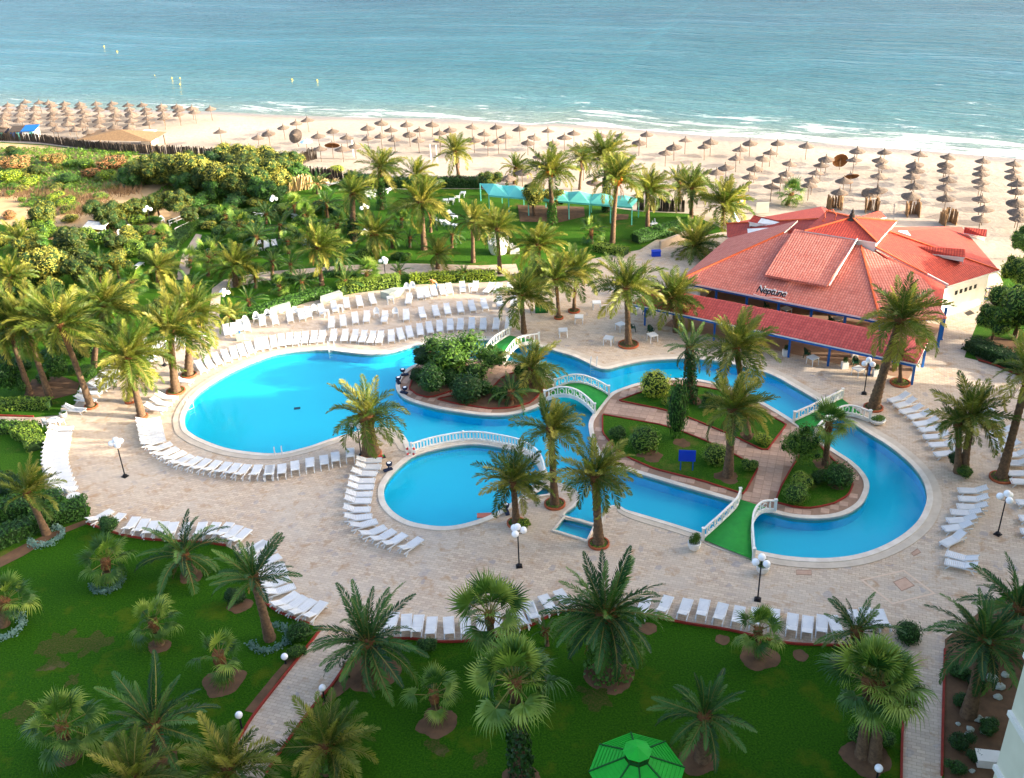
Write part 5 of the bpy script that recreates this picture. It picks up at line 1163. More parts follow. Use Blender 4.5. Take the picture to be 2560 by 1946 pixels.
hedge([(-20,1080),(40,1078),(88,1082)],1.3,.8,'leafmid','low hedge on the hotel side of the narrow side path')
hedge([(52,1085),(80,1100),(95,1130)],1.6,.9,'leafmid','curved hedge beside the packed loungers')
hedge([(-30,1215),(20,1222),(50,1240)],1.6,.9,'leafdark','short dark hedge beside the young leaning palm')
hedge([(-30,1300),(40,1288),(110,1280),(170,1262)],1.7,1.2,'leafdark','thick hedge running to the small round table')
hedge([(90,1318),(150,1300),(222,1282)],1.7,1.2,'leafdark','thick rounded hedge end next to the lounger row')
hedge([(-30,1375),(40,1345),(95,1322)],1.6,1.1,'leafdark','hedge along the soil border of the worn lawn')
hedge([(2427,870),(2470,890),(2550,925),(2620,960)],2.0,1.0,'leafdark','clipped dark hedge beside the path to the blue gate')
hedge([(1590,607),(1640,592),(1705,577)],1.8,1.1,'leafdark','dark hedge with white flowers near the restaurant')
hedge([(1490,625),(1530,632),(1570,640)],1.5,.8,'leafmid','low hedge below the tall date laden palm')
hedge([(870,452),(930,464),(1020,468),(1115,467),(1200,468)],1.6,1.3,'leafdark','dark wind clipped hedge between back lawn and beach')
hedge([(520,560),(600,545),(680,528)],1.6,.8,'leafmid','garden hedge below the dune grove')
hedge([(420,640),(450,600),(480,575),(520,560)],1.8,.8,'leafmid','hedge along the narrow garden path')
hedge([(690,715),(760,700),(830,690),(900,694)],1.0,.5,'leafdark','low planting along the garden path',cat='hedge')
for x, y, r_ in [(175,880,30),(215,860,28),(255,850,26),(290,835,26),(110,960,26),(60,930,30),(20,920,34),(130,905,30),(185,935,22),(240,890,22)]: sh(x,y,r_,'leafdark','shrub','dark planting under the leaning palms',group='planting under the leaning palms',lift=.7)
wl = PL([(1650,622),(1690,607),(1728,590)]); mb = MB()
for a, b in zip(wl, wl[1:]): mb.bar(a-wl[0]+Vector((0, 0, .45)), b-wl[0]+Vector((0, 0, .45)), .35, .9)
tag(mb.obj('garden_wall', M['concrete'], None, False, wl[0]), 'low pale stone wall beside the dark flowering hedge', 'wall')
# grey shrub rings round lawn palms
for (x, y), r_ in (((117,1345),38),((269,1460),36),((675,1600),46),((10,1570),46)):
    c = P(x, y); rr = r_/pxm(c); mb = MB()
    for _ in range(700):
        a = random.uniform(-2.9, 1.6); d = rr+random.gauss(0, .13); q = Vector((math.cos(a)*d, math.sin(a)*d, random.uniform(.02, .36))); u_ = Vector((random.gauss(0, 1), random.gauss(0, 1), random.gauss(0, 1))).normalized(); v_ = u_.orthogonal().normalized(); s_ = random.uniform(.05, .1)
        mb.add([q-u_*s_, q-v_*s_*.6, q+u_*s_, q+v_*s_*.6], [(0, 1, 2, 3)])
    o = tag(mb.obj('shrub_ring', M['silver'], None, False, c), 'ring of grey blue dwarf shrubs round a lawn palm', 'shrub ring', 'grey shrub rings'); o['kind'] = 'stuff'
# ground cover of the dunes, dry reeds
mb = MB()
for _ in range(22000):
    px_, py_ = random.uniform(-60, 560), random.uniform(372, 520); c = P(px_, py_)
    if noise.noise(c*.09) < -.22 or py_ < 362+px_*.06: continue
    s_ = random.uniform(.10, .28); u_ = Vector((random.gauss(0, 1), random.gauss(0, 1), random.gauss(0, .6))).normalized(); v_ = Vector((0, 0, 1)).cross(u_).normalized()+Vector((0, 0, random.uniform(-.4, .6))); q = c+Vector((0, 0, random.uniform(.05, .4)))
    mb.add([q-u_*s_*1.5, q-v_*s_*.5, q+u_*s_*1.5, q+v_*s_*.5], [(0, 1, 2, 3)])
o = tag(mb.obj('dune_ground_cover', M['leafmid']), 'patchy green creeping plants covering the dunes', 'ground cover'); o['kind'] = 'stuff'
mb = MB()
for cx, cy, sx_, n in ((70,488,90,380),(150,492,60,300),(215,500,40,160),(300,480,45,260),(185,530,50,260),(240,515,40,200)):
    for _ in range(n):
        c = P(cx+random.gauss(0, sx_*.5), cy+random.gauss(0, 6)); h_ = random.uniform(.5, 1.5); d = Vector((random.gauss(.3, .5), random.gauss(0, .4), 1)).normalized()*h_
        mb.add([c-Vector((.06, 0, 0)), c+Vector((.06, 0, 0)), c+d+Vector((random.uniform(-.2, .3), 0, 0))], [(0, 1, 2)])
o = tag(mb.obj('dry_reeds', M['reed']), 'tangled dry straw coloured reeds on the dune', 'dry reeds'); o['kind'] = 'stuff'
# reed fences
def reedfence(pts, ht, label):
    l = resample(crom(PL(pts), 4, False), 1.2); o0 = l[0].copy(); t = thing('reed_fence', label, 'fence', o0)
    for k, (a, b) in enumerate(zip(l, l[1:])):
        mb = MB()
        for j in range(9):
            f = j/9; q = a.lerp(b, f)-o0; h_ = ht*random.uniform(.82, 1.12); mb.bar(q+Vector((0, random.gauss(0, .04), -.05)), q+Vector((random.gauss(0, .06), random.gauss(0, .05), h_)), .15, .06)
        mb.obj('reed_panel', M['reeddark'], t)
    return t
reedfence([(-20,352),(60,354),(111,358),(222,373),(348,384),(459,388),(580,395)],1.45,'long dark reed fence between dunes and beach huts')
reedfence([(755,412),(775,402),(800,396)],1.8,'short dark reed screen on the sand beside the grove')
reedfence([(755,440),(820,447),(868,452)],1.5,'weathered reed screen joining the dark beach hedge')
reedfence([(1115,466),(1160,468),(1210,470),(1250,476)],1.4,'brown reed fence behind the back lawn loungers')
reedfence([(1594,526),(1650,529),(1725,531)],1.7,'dark reed fence between turquoise awning and restaurant')
# reed shelters on the sand
for x, y in ((2085,524),(2178,531),(2281,541),(2369,561)):
    c = P(x, y); t = thing('reed_shelter', 'small boxy reed windbreak on the sand behind the restaurant', 'windbreak', c, random.uniform(-.3, .3), 'reed windbreaks behind the restaurant')
    for sx_, sy_, rz in ((0, .65, 0), (-.7, 0, 1.57), (.7, 0, 1.57)):
        mb = MB()
        for j in range(9): f = (j/8-.5)*1.3; q = Vector((sx_, sy_, 0))+Vector((math.cos(rz)*f, math.sin(rz)*f, 0)); mb.bar(q, q+Vector((random.gauss(0, .07), random.gauss(0, .07), random.uniform(1.3, 1.9))), .15, .08)
        mb.obj('reed_panel', M['reed'], t)

# ------------------------------------------------------------------ lamps
def lamp(base, h_, label, n=4, grp=None):
    b = P(*base); t = thing('garden_lamp', label, 'lamp', b, random.uniform(0, 1.5), grp)
    mb = MB(); mb.lathe([(.02, .22), (.16, .18), (.2, 0), (.2, -.02)], 8); mb.box((0, 0, .03), (.42, .42, .06)); mb.obj('lamp_base', M['black'], t)
    mb = MB(); mb.lathe([(.05, .1), (.04, h_)], 7); mb.obj('lamp_post', M['black'], t)
    gl = [(0, 0, h_+.32)]+[(math.cos(a)*.38, math.sin(a)*.38, h_+.02) for a in [2*math.pi*k/(n-1) for k in range(n-1)]]
    for p in gl:
        ar = t
        if p[0]: mb = MB(); mb.tube([(0, 0, h_-.22), (p[0]*.6, p[1]*.6, h_-.25), (p[0], p[1], h_-.18)], .025, 5); ar = mb.obj('arm', M['black'], t)
        mb = MB(); r_ = .24; mb.lathe([(max(.001, r_*math.cos(a)), r_*math.sin(a)) for a in [R(-90+18*k) for k in range(11)]], 14, p); mb.obj('globe', M['glassy'], ar, True)
    return t
lamp((313,1192),3.0,'globe lamp standing alone on the widest open paving')
lamp((1298,1417),2.9,'globe lamp in front of the flowering round planter')
lamp((1894,1500),3.0,'globe lamp in front of the wide green bridge')
lamp((2494,1337),3.0,'globe lamp on the paving beside clustered loungers')
lamp((2160,985),2.9,'globe lamp on the paving before the veranda canopy')
lamp((903,1140),2.9,'thin globe lamp beside the stout palm')
lamp((412,914),2.6,'globe lamp half hidden by the palm planters')
lamp((570,785),2.3,'globe lamp at the garden path corner')
lamp((965,705),2.4,'globe lamp above the flowering hedge')
lamp((690,545),2.5,'globe lamp below the dune grove')
lamp((916,568),2.5,'globe lamp on the bright back lawn', 3)
lamp((378,568),2.3,'globe lamp beside the white garden chair', 3)
def bollard(gx, gy, h_, label):
    b = P(gx, gy, h_+.2); t = thing('bollard_lamp', label, 'lamp', (b.x, b.y, 0))
    mb = MB(); mb.lathe([(.12, 0), (.06, .06), (.05, h_)], 8); mb.obj('post', M['black'], t)
    mb = MB(); mb.lathe([(max(.001, .21*math.cos(a)), .21*math.sin(a)) for a in [R(-90+18*k) for k in range(11)]], 14, (0, 0, h_+.2)); mb.obj('globe', M['glassy'], t, True)
bollard(597,1788,.9,'single globe bollard lamp on the grass beside the lawn path'); bollard(806,1720,.9,'single globe bollard lamp on the kerb of the lawn path'); bollard(2197,1921,1.0,'single globe bollard lamp below the twin fan palms'); bollard(711,1642,.35,'small ground globe light near the grey shrub ring')

# ------------------------------------------------------------------ tables, chairs, pots
def table_at(x, y, rz, label, grp, rnd_=False, s_=.42, h_=.72):
    c = P(x, y, h_); t = thing('round_table' if rnd_ else 'square_table', label, 'table', (c.x, c.y, 0), rz, grp)
    mb = MB()
    if rnd_: mb.lathe([(.001, h_), (s_, h_), (s_, h_-.05), (s_-.05, h_-.05)], 20)
    else: mb.box((0, 0, h_-.025), (s_*2, s_*2, .05)); mb.box((0, 0, h_-.08), (s_*1.8, s_*1.8, .06))
    mb.obj('table_top', M['white'], t)
    for a in range(4):
        an = R(45+90*a); r_ = s_*(1.18 if not rnd_ else .75); mb = MB(); mb.bar((math.cos(an)*r_, math.sin(an)*r_, h_-.06), (math.cos(an)*r_*1.08, math.sin(an)*r_*1.08, 0), .07, .07); mb.obj('leg', M['white'], t)
    return t
oK = (1240, 660)
for x, y in [(795,300),(655,412),(530,518),(888,580),(985,472),(1115,338),(1235,555),(925,190)]: table_at(oK[0]+x/3.157, oK[1]+y/3.157, random.uniform(-.6, .6), 'square white plastic table standing on the open terrace beside the canopy', 'white tables on the terrace')
for x, y in [(1355,380)]: table_at(oK[0]+x/3.157, oK[1]+y/3.157, .3, 'cream table just under the tables end of the canopy', None)
for x, y, lab in [(545,735,'white table with a green chair in the sun strip by the canopy'),(905,822,'white table beside the globe lamp before the canopy'),(335,350,'grey table under the main roof behind the canopy'),(745,425,'white table near the blue post under the main roof')]: table_at(oE[0]+x/3.157, oE[1]+y/3.157, .5, lab, None)
table_at(133,1049,0,'round white table at the side path end of the packed loungers',None,True,.5); table_at(183,1240,0,'round white table at the hedge end of the packed loungers',None,True,.5); table_at(355,846,0,'round white table under the leaning palms',None,True,.4)
table_at(975,743,.2,'small white table before the stone seats',None,False,.34); table_at(1178,712,.1,'small white table between hedge loungers',None,False,.28); table_at(815,776,0,'small white table between back row loungers',None,False,.26); table_at(850,764,0,'small white table beside the grey stone slab',None,False,.26)
def chair_at(x, y, rz, mat, label, grp, off_y=0):
    c = P(x, y, .44); t = thing('garden_chair', label, 'chair', (c.x, c.y, 0), rz, grp)
    mb = MB(); mb.box((0, 0, .43), (.5, .48, .04)); mb.obj('seat', M[mat], t)
    mb = MB(); n = 9
    for k in range(n):
        a = R(-80+160*k/(n-1)); mb.bar((-.24*math.cos(a)*1.0, .25*math.sin(a), .44), (-.33*math.cos(a)*1.0, .27*math.sin(a), .60+.34*math.cos(a)), .075, .03)
    mb.obj('backrest', M[mat], t)
    for sx_ in (-1, 1):
        mb = MB(); mb.tube([(-.2, sx_*.27, .64), (.12, sx_*.29, .64), (.22, sx_*.28, .44)], .025, 5); mb.obj('armrest', M[mat], t)
        for sy_ in (-1, 1): mb = MB(); mb.bar((sy_*.2, sx_*.22, .43), (sy_*.26, sx_*.27, 0), .045, .045); mb.obj('leg', M[mat], t)
    return t
for x, y, rz in [(1080,500,0),(1220,525,-1.2),(1185,375,.5)]: chair_at(oK[0]+x/3.157, oK[1]+y/3.157, rz, 'darkgreen', 'dark green plastic chair on the terrace near the white tables', 'green chairs by the white tables')
for x, y, rz, lab in [(500,705,-.6,'dark green chair at the table in the sun strip'),(880,775,-1.6,'dark green chair behind the table by the globe lamp'),(690,440,.4,'dark green chair under the main roof'),(180,330,0,'dark chair at the grey table under the roof')]: chair_at(oE[0]+x/3.157, oE[1]+y/3.157, rz, 'darkgreen', lab, None)
for x, y in [(90,400),(305,378),(460,360),(0,420)]: chair_at(640+x/3.157, 660+y/3.157, -1.4, 'white', 'white plastic chair standing between loungers of the back row', 'white chairs between back row loungers')
for x, y in [(1935,640),(2020,618),(2110,592)]: chair_at(x/3.157, 600+y/3.157, -1.4, 'white', 'white plastic chair standing between loungers of the back row', 'white chairs between back row loungers')
for x, y in [(950,385),(1100,385)]: chair_at(640+x/3.157, 660+y/3.157, -1.5, 'white', 'white chair with cut out back in the middle row', 'white chairs in the middle row')
for x, y in [(1190,190),(1235,180)]: chair_at(640+x/3.157, 660+y/3.157, -1.5, 'white', 'tall white chair beside the stone seats', 'tall white chairs by the stone seats')
for x, y in [(115,1055),(150,1052),(172,1229)]: chair_at(x, y, 1, 'white', 'white chair pulled up to a round table', 'white chairs at round tables')
for x, y, lab in [(405,550,'white chair standing near the globe lamp in the garden'),(325,572,'white chair with curved back in the garden'),(300,585,'white chair beside the garden bench'),(920,490,'white chair at the back lawn hedge')]: chair_at(x, y, -1, 'white', lab, None)
def pot(x, y, r_, h_, mat, label, plant='leafmid', square=False, ph=.5):
    c = P(x, y); t = thing('planter_pot', label, 'planter', c)
    mb = MB()
    if square: mb.box((0, 0, h_/2), (r_*2, r_*2, h_))
    else: mb.lathe([(r_*.55, 0), (r_*.8, h_*.2), (r_*1.05, h_*.6), (r_, h_*.9), (r_*1.08, h_), (r_*.9, h_), (r_*.85, h_*.92), (.01, h_*.9)], 16)
    mb.obj('pot', M[mat], t, not square)
    f, k = cloud('shrub', plant, 1); link('foliage', f, t, (0, 0, h_+ph*.35), None, (r_*1.0, r_*1.0, ph))
pot(1735,1374,.42,.6,'whitepaint','white urn with a spiky plant beside the wide green bridge',ph=.8); pot(1906,1432,.40,.55,'whitepaint','white urn behind the lamp at the wide green bridge',ph=.5)
pot(2193,1058,.6,.35,'whitepaint','low white trough with greenery beside the carpeted bridge',ph=.3); pot(2095,995,.32,.4,'whitepaint','white pot at the rail of the carpeted bridge',ph=.35); pot(160,1042,.3,.4,'whitepaint','small white pot by the end lounger under the palms',ph=.1)
for x, y, lab in [(1964,889,'square white pot at the sunny edge of the canopy'),(2111,920,'square white pot with tall plant before the canopy'),(2189,939,'square white pot with dark plant beside the leaning palm'),(2136,892,'square white pot in the canopy shade'),(2288,925,'square white pot at the canopy corner post'),(1699,825,'white pot beside the bushy palm at the canopy')]: pot(x, y, .27, .55, 'whitepaint', lab, 'leafdark', True, .5)
# green box and green bin
mb = MB(); mb.box((0, 0, .35), (1.3, .7, .7)); mb.box((0, 0, .72), (1.36, .76, .06)); tag(mb.obj('storage_box', M['gazebodark'], None, False, P(1354, 780)), 'low dark green box beside a palm on the garden side terrace', 'box')
c = P(2238, 925); t = thing('waste_bin', 'brown bin with bright green lid beneath the canopy', 'bin', c); mb = MB(); mb.lathe([(.25, 0), (.3, .6), (.01, .6)], 12); mb.obj('bin_body', M['wood'], t); mb = MB(); mb.lathe([(.32, .6), (.28, .75), (.01, .8)], 12); mb.obj('lid', M['gazebo'], t)
c = P(602, 850); t = thing('cabinet', 'pale green grey cabinet with a bottle standing behind the first pool row', 'cabinet', c, .2); mb = MB(); mb.box((0, 0, .35), (.75, .5, .7)); mb.box((0, 0, .71), (.8, .55, .04)); mb.obj('cabinet_body', simple('sage', '9DAE9A', rough=.7), t); mb = MB(); mb.lathe([(.06, .73), (.06, .95), (.02, 1.0)], 8); mb.obj('bottle', M['blue'], t)
# stone slabs behind the back row
for pts, lab in (([(677,791),(728,776),(726,768),(680,779)],'long grey stone slab behind the back row near the white chairs'),([(803,765),(858,748),(850,742),(803,757)],'grey stone slab behind small white tables'),([(952,745),(985,735),(1010,735),(975,752)],'slanting stone slab beside the flowering hedge')):
    mb = MB(); mb.prism(ccw(PL(pts)), 0, .75); c = PL(pts)[0]; me = mb.mesh('stone_slab', M['silverstone'] if 'silverstone' in M else M.setdefault('silverstone', simple('stone', 'AEB4A6', '9CA396', 2, .9))); tag(link('stone_slab', me), lab, 'stone seat')
# blue signboard
c = P(1716, 1178); t = thing('signboard', 'blank blue signboard on two posts on the island lawn', 'sign', c, -.15); mb = MB(); mb.box((0, 0, 1.35), (1.25, .06, .95)); mb.obj('board', M['signblue'], t)
for s_ in (-1, 1): mb = MB(); mb.bar((s_*.45, 0, 0), (s_*.45, 0, .9), .08, .08); mb.obj('post', M['blue'], t)
c = P(1640, 640); mb = MB(); mb.box((0, 0, .3), (1.0, .6, .6)); mb.box((0, 0, .62), (1.06, .66, .05)); tag(mb.obj('blue_crate', M['signblue'], None, False, c), 'blue container beside the dark hedge near the restaurant', 'container')
c = P(815, 672); mb = MB(); mb.box((0, 0, .7), (1.0, .06, .7)); mb.bar((-.4, 0, 0), (-.4, 0, .4), .06); mb.bar((.4, 0, 0), (.4, 0, .4), .06); tag(mb.obj('signboard', M['navy'], None, False, c), 'dark blue sign standing beside the garden path', 'sign')
# pool ladders
def ladder(x, y, tx, ty, label):
    c = P(x, y, .1); d = (P(tx, ty)-P(x, y)); d.z = 0; d.normalize(); s_ = Vector((-d.y, d.x, 0))*.28; t = thing('pool_ladder', label, 'ladder', c)
    for sg in (-1, 1): mb = MB(); mb.tube([s_*sg-d*.35, s_*sg-d*.35+Vector((0, 0, .55)), s_*sg-d*.1+Vector((0, 0, .8)), s_*sg+d*.25+Vector((0, 0, .7)), s_*sg+d*.3+Vector((0, 0, -.9))], .03, 6); mb.obj('hand_rail', M['metal'], t)
    for k in range(3): mb = MB(); mb.bar(-s_+d*.3+Vector((0, 0, -.2-.25*k)), s_+d*.3+Vector((0, 0, -.2-.25*k)), .06, .03); mb.obj('rung', M['metal'], t)
ladder(829,872,831,900,'steel pool ladder on the beach side of the big pool'); ladder(697,1139,697,1110,'steel pool ladder at the hotel side rim of the big pool'); ladder(472,1015,500,1025,'steel pool ladder at the rounded end of the big pool'); ladder(1485,912,1480,930,'steel pool ladder in the restaurant side lagoon channel')
# small poolside gear
def gear(x, y, label):
    c = P(x, y, .1); t = thing('floodlight', label, 'floodlight', c, random.uniform(0, 6)); mb = MB(); mb.box((0, 0, .06), (.7, .3, .12)); mb.bar((0, 0, .1), (.15, 0, .4), .06); mb.obj('bracket', M['navy'], t)
    mb = MB(); mb.lathe([(.01, -.12), (.2, -.1), (.26, .1), (.22, .12)], 12, (.15, 0, .5)); mb.obj('housing', M['navy'], t); mb = MB(); mb.lathe([(.001, .0), (.15, .0)], 12, (.15, 0, .635)); mb.obj('lens', M['glassy'], t)
gear(1012,938,'dark blue gear on the beach side of the shrub island tip'); gear(996,957,'dark floodlight with white lens on the shrub island tip'); gear(1010,983,'dark blue floodlight at the hotel side of the shrub island tip'); gear(970,1176,'small dark floodlight beside the paddling pool loungers'); gear(1267,1282,'small dark floodlight on the rim beside the paddling pool palm')
mb = MB(); mb.box((0, 0, 0), (1.05, .55, .06)); tag(mb.obj('float_mat', M['redmat'], None, False, P(1211, 1289, -.06)), 'reddish float board drifting in the paddling pool', 'float')
c = P(955, 1144); t = thing('painted_board', 'small black framed board with red and green painting leaning by the stout palm', 'board', c, .3); mb = MB(); mb.box((0, 0, .06), (.55, .45, .05)); mb.obj('frame', M['black'], t); mb = MB(); mb.box((-.07, -.04, .09), (.3, .3, .03)); mb.obj('red_panel', simple('red_panel', 'C23A30', rough=.6), t); mb = MB(); mb.box((.12, .06, .095), (.12, .2, .03)); mb.obj('green_panel', M['gazebo'], t)
# service covers in the paving
for pts, nm, lab in (([(2235,1456),(2263,1445),(2284,1464),(2254,1477)],'service_cover','square framed pink paving cover inside the diamond border'),([(1991,1427),(2028,1427),(2028,1437),(1991,1436)],'service_cover','flat rectangular cover near the lagoon rim'),([(2280,1384),(2295,1373),(2300,1381),(2283,1390)],'service_cover','small cover at the outer lagoon rim')):
    l = ccw(PL(pts)); mb = MB(); ring(mb, l, offset(l, .07), 0, .014, .005); o = mb.obj(nm, M['tilejoint']); tag(o, lab, 'cover'); mb = MB(); mb.sheet(l, .010); mb.obj('cover_plate', M['tile'], o)
for pts, lab in (([(2410,783),(2425,776),(2437,784),(2420,790)],'grey drain grate outside the restaurant side wall'),([(2440,750),(2448,745),(2457,750),(2448,756)],'dark drain grate at the corner of the restaurant side wall')):
    mb = MB(); mb.prism(ccw(PL(pts)), 0, .02); tag(mb.obj('drain_grate', M['black']), lab, 'grate')
mb = MB(); dl = ccw(PL([(2150,1450),(2260,1425),(2340,1485),(2230,1512)])); ring(mb, dl, [(sum(dl, Vector())/4).lerp(q, .90) for q in dl], 0, .010, .0)
struct('paving_border', mb, simple('border', 'D8C0A6', 'CDB49A', 3, .85))
# rocks in the shaded bed
for x, y, s_ in [(2480,1700,.7),(2500,1720,.6),(2495,1745,.5),(2440,1725,.4),(2445,1800,.6),(2470,1805,.5),(2425,1826,.45),(2460,1832,.5),(2480,1815,.5),(2395,1812,.3),(2420,1840,.4),(2400,1925,.4),(2430,1930,.35),(2512,1690,.5)]:
    c = P(x, y); mb = MB(); mb.lathe([(.001, -.1), (s_*.4, 0), (s_*.5, s_*.2), (s_*.3, s_*.38), (.001, s_*.42)], 7)
    mb.v = [(a+random.gauss(0, .05*s_), b+random.gauss(0, .05*s_), d+random.gauss(0, .04*s_)) for a, b, d in mb.v]
    tag(mb.obj('rock', M['silverstone'], None, False, c), 'pale angular rock in the shaded hotel bed', 'rock', 'rocks in the hotel bed')
c = P(2470, 1900, .3); mb = MB(); mb.box((0, 0, 0), (1.1, .7, .5), -.2); mb.box((0, 0, .28), (1.18, .78, .06), -.2); tag(mb.obj('service_box', M['plaster'], None, False, c), 'white service box beside the hotel wall', 'box')
# ------------------------------------------------------------------ green gazebo
gc = P(1592, 1925, 2.5); t = thing('gazebo', 'bright green octagonal gazebo roof with lantern on the shaded lawn', 'gazebo', (gc.x, gc.y, 0), R(90))
ez_, az_, Rg, rg = 2.5, 3.35, 2.32, .62
for k in range(8):
    a, b = R(45*k), R(45*(k+1)); mb = MB(); ns = 9
    for j in range(ns):
        f0, f1_ = j/ns, (j+.93)/ns; r0_, r1_ = Rg+(rg-Rg)*f0, Rg+(rg-Rg)*f1_; z0, z1 = ez_+(az_-ez_)*f0, ez_+(az_-ez_)*f1_+.03
        mb.add([(r0_*math.cos(a), r0_*math.sin(a), z0), (r0_*math.cos(b), r0_*math.sin(b), z0), (r1_*math.cos(b), r1_*math.sin(b), z1), (r1_*math.cos(a), r1_*math.sin(a), z1)], [(0, 1, 2, 3)])
        mb.add([(r1_*math.cos(a), r1_*math.sin(a), z1), (r1_*math.cos(b), r1_*math.sin(b), z1), (r1_*math.cos(b), r1_*math.sin(b), z1-.06), (r1_*math.cos(a), r1_*math.sin(a), z1-.06)], [(0, 1, 2, 3)])
    mb.obj('roof_panel', M['gazebo'], t)
    mb = MB(); mb.bar((Rg*math.cos(a), Rg*math.sin(a), ez_+.03), (rg*math.cos(a), rg*math.sin(a), az_+.04), .07, .05); mb.obj('hip_rib', M['gazebodark'], t)
    mb = MB(); mb.bar((Rg*.9*math.cos(a), Rg*.9*math.sin(a), 0), (Rg*.9*math.cos(a), Rg*.9*math.sin(a), ez_+.05), .1, .1); mb.obj('post', M['gazebodark'], t)
    mb = MB(); mb.bar((.56*math.cos(a), .56*math.sin(a), az_-.1), (.56*math.cos(a), .56*math.sin(a), az_+.5), .07, .07); mb.obj('lantern_post', M['gazebodark'], t)
    mb = MB(); mb.add([(.001, 0, az_+.72), (.7*math.cos(a), .7*math.sin(a), az_+.46), (.7*math.cos(b), .7*math.sin(b), az_+.46)], [(0, 1, 2)]); mb.obj('lantern_roof', M['gazebo'], t)
    mb = MB(); mb.bar((.53*math.cos(a), .53*math.sin(a), az_+.08), (.53*math.cos(b), .53*math.sin(b), az_+.08), .03, .2); mb.obj('lantern_panel', M['gazebodark'], t)
mb = MB(); mb.lathe([(.001, .05), (1.9, .05), (1.9, 0)], 8); mb.obj('gazebo_floor', M['concrete'], t)
# ------------------------------------------------------------------ turquoise awning
fL, fR, bL, bR = P(1222, 488, 2.3), P(1580, 518, 2.3), P(1200, 459, 2.4), P(1597, 497, 2.4)
t = thing('awning', 'long turquoise canvas awning of joined peaked bays at the beach side', 'awning', (fL.x, fL.y, 0)); oo = Vector((fL.x, fL.y, 0)); nb_ = 7
for k in range(nb_):
    a, b = fL.lerp(fR, k/nb_), fL.lerp(fR, (k+1)/nb_); c_, d_ = bL.lerp(bR, (k+1)/nb_), bL.lerp(bR, k/nb_); pk = (a+b+c_+d_)/4+Vector((0, 0, .85)); mb = MB()
    mb.add([p-oo for p in (a, b, c_, d_, pk)], [(0, 1, 4), (1, 2, 4), (2, 3, 4), (3, 0, 4)]); mb.add([p-oo+Vector((0, 0, q)) for p in (a, b) for q in (0, -.22)], [(0, 1, 3, 2)]); mb.obj('canvas_bay', M['tealtent'], t)
    for p in (a, d_): mb = MB(); mb.bar(Vector((p.x, p.y, 0))-oo, p-oo, .12, .12); mb.obj('post', M['tealtent'], t)
for p in (fR, bR): mb = MB(); mb.bar(Vector((p.x, p.y, 0))-oo, p-oo, .12, .12); mb.obj('post', M['tealtent'], t)
# white round stage
c = P(1247, 632); t = thing('round_stage', 'white round platform with railing and side step on the back lawn', 'platform', c)
mb = MB(); mb.lathe([(.95, 0), (1.15, .5), (1.2, 1.2), (1.25, 1.25), (.001, 1.2)], 20); mb.obj('drum', M['whitepaint'], t, True)
mb = MB(); mb.tube([(1.15*math.cos(a), 1.15*math.sin(a), 2.1) for a in [2*math.pi*x/20 for x in range(21)]], .05, 6, False); mb.obj('ring_rail', M['whitepaint'], t)
for k in range(10): a = 2*math.pi*k/10; mb = MB(); mb.bar((1.15*math.cos(a), 1.15*math.sin(a), 1.2), (1.15*math.cos(a), 1.15*math.sin(a), 2.1), .05); mb.obj('rail_post', M['whitepaint'], t)
for k in range(3): mb = MB(); mb.box((1.5+.35*k, -.2, .5-.16*k), (.4, 1.0, 1.0-.32*k)); mb.obj('step', M['whitepaint'], t)
# beach huts on the left
for x, y, wd_, mt, lab in ((8,348,30,'navy','dark blue beach hut beyond the brighter blue one'),(48,348,28,'blue','blue beach hut with dark roof beside the pale one'),(82,346,32,'tealtent','pale white and turquoise beach hut')):
    c = P(x, y); s_ = wd_/pxm(c); t = thing('beach_hut', lab, 'hut', c); mb = MB(); mb.box((0, 0, .8), (s_, 2, 1.6)); mb.obj('wall', M[mt] if mt != 'tealtent' else M['whitepaint'], t)
    mb = MB(); mb.box((0, 0, 1.75), (s_*1.08, 2.5, .12), M=Matrix.Rotation(.18, 3, 'X')); mb.obj('roof', M['reeddark'] if mt != 'tealtent' else M['blue'], t); mb = MB(); mb.box((.2*s_, -1.01, .7), (.6, .04, 1.3)); mb.obj('door', M['tealtent'], t)
c = P(320, 366); t = thing('thatched_shelter', 'sprawling thatched shelter roof behind the reed fence', 'shelter', c, -.25); mb = MB()
mb.add([(-8, -2, 1.4), (6, -2.2, 1.5), (6.5, 2, 2.0), (-7, 2.6, 1.9), (-1, .3, 2.7)], [(0, 1, 4), (1, 2, 4), (2, 3, 4), (3, 0, 4)]); mb.obj('roof', M['reed'], t)
for x_, y_ in ((-7, -1.6), (5.5, -1.8), (6, 1.6), (-6.5, 2)): mb = MB(); mb.bar((x_, y_, 0), (x_, y_, 1.6), .14); mb.obj('post', M['wood'], t)
c = P(375, 360); t = thing('kiosk', 'small white kiosk with dark windows beside the thatched shelter', 'kiosk', c, -.3); mb = MB(); mb.box((0, 0, 1.0), (2.0, 1.8, 2.0)); mb.box((0, 0, 2.05), (2.2, 2.0, .1)); mb.obj('wall', M['whitepaint'], t)
for k in (-1, 1): mb = MB(); mb.box((.45*k, -.91, 1.2), (.5, .04, .7)); mb.obj('window', M['navy'], t)
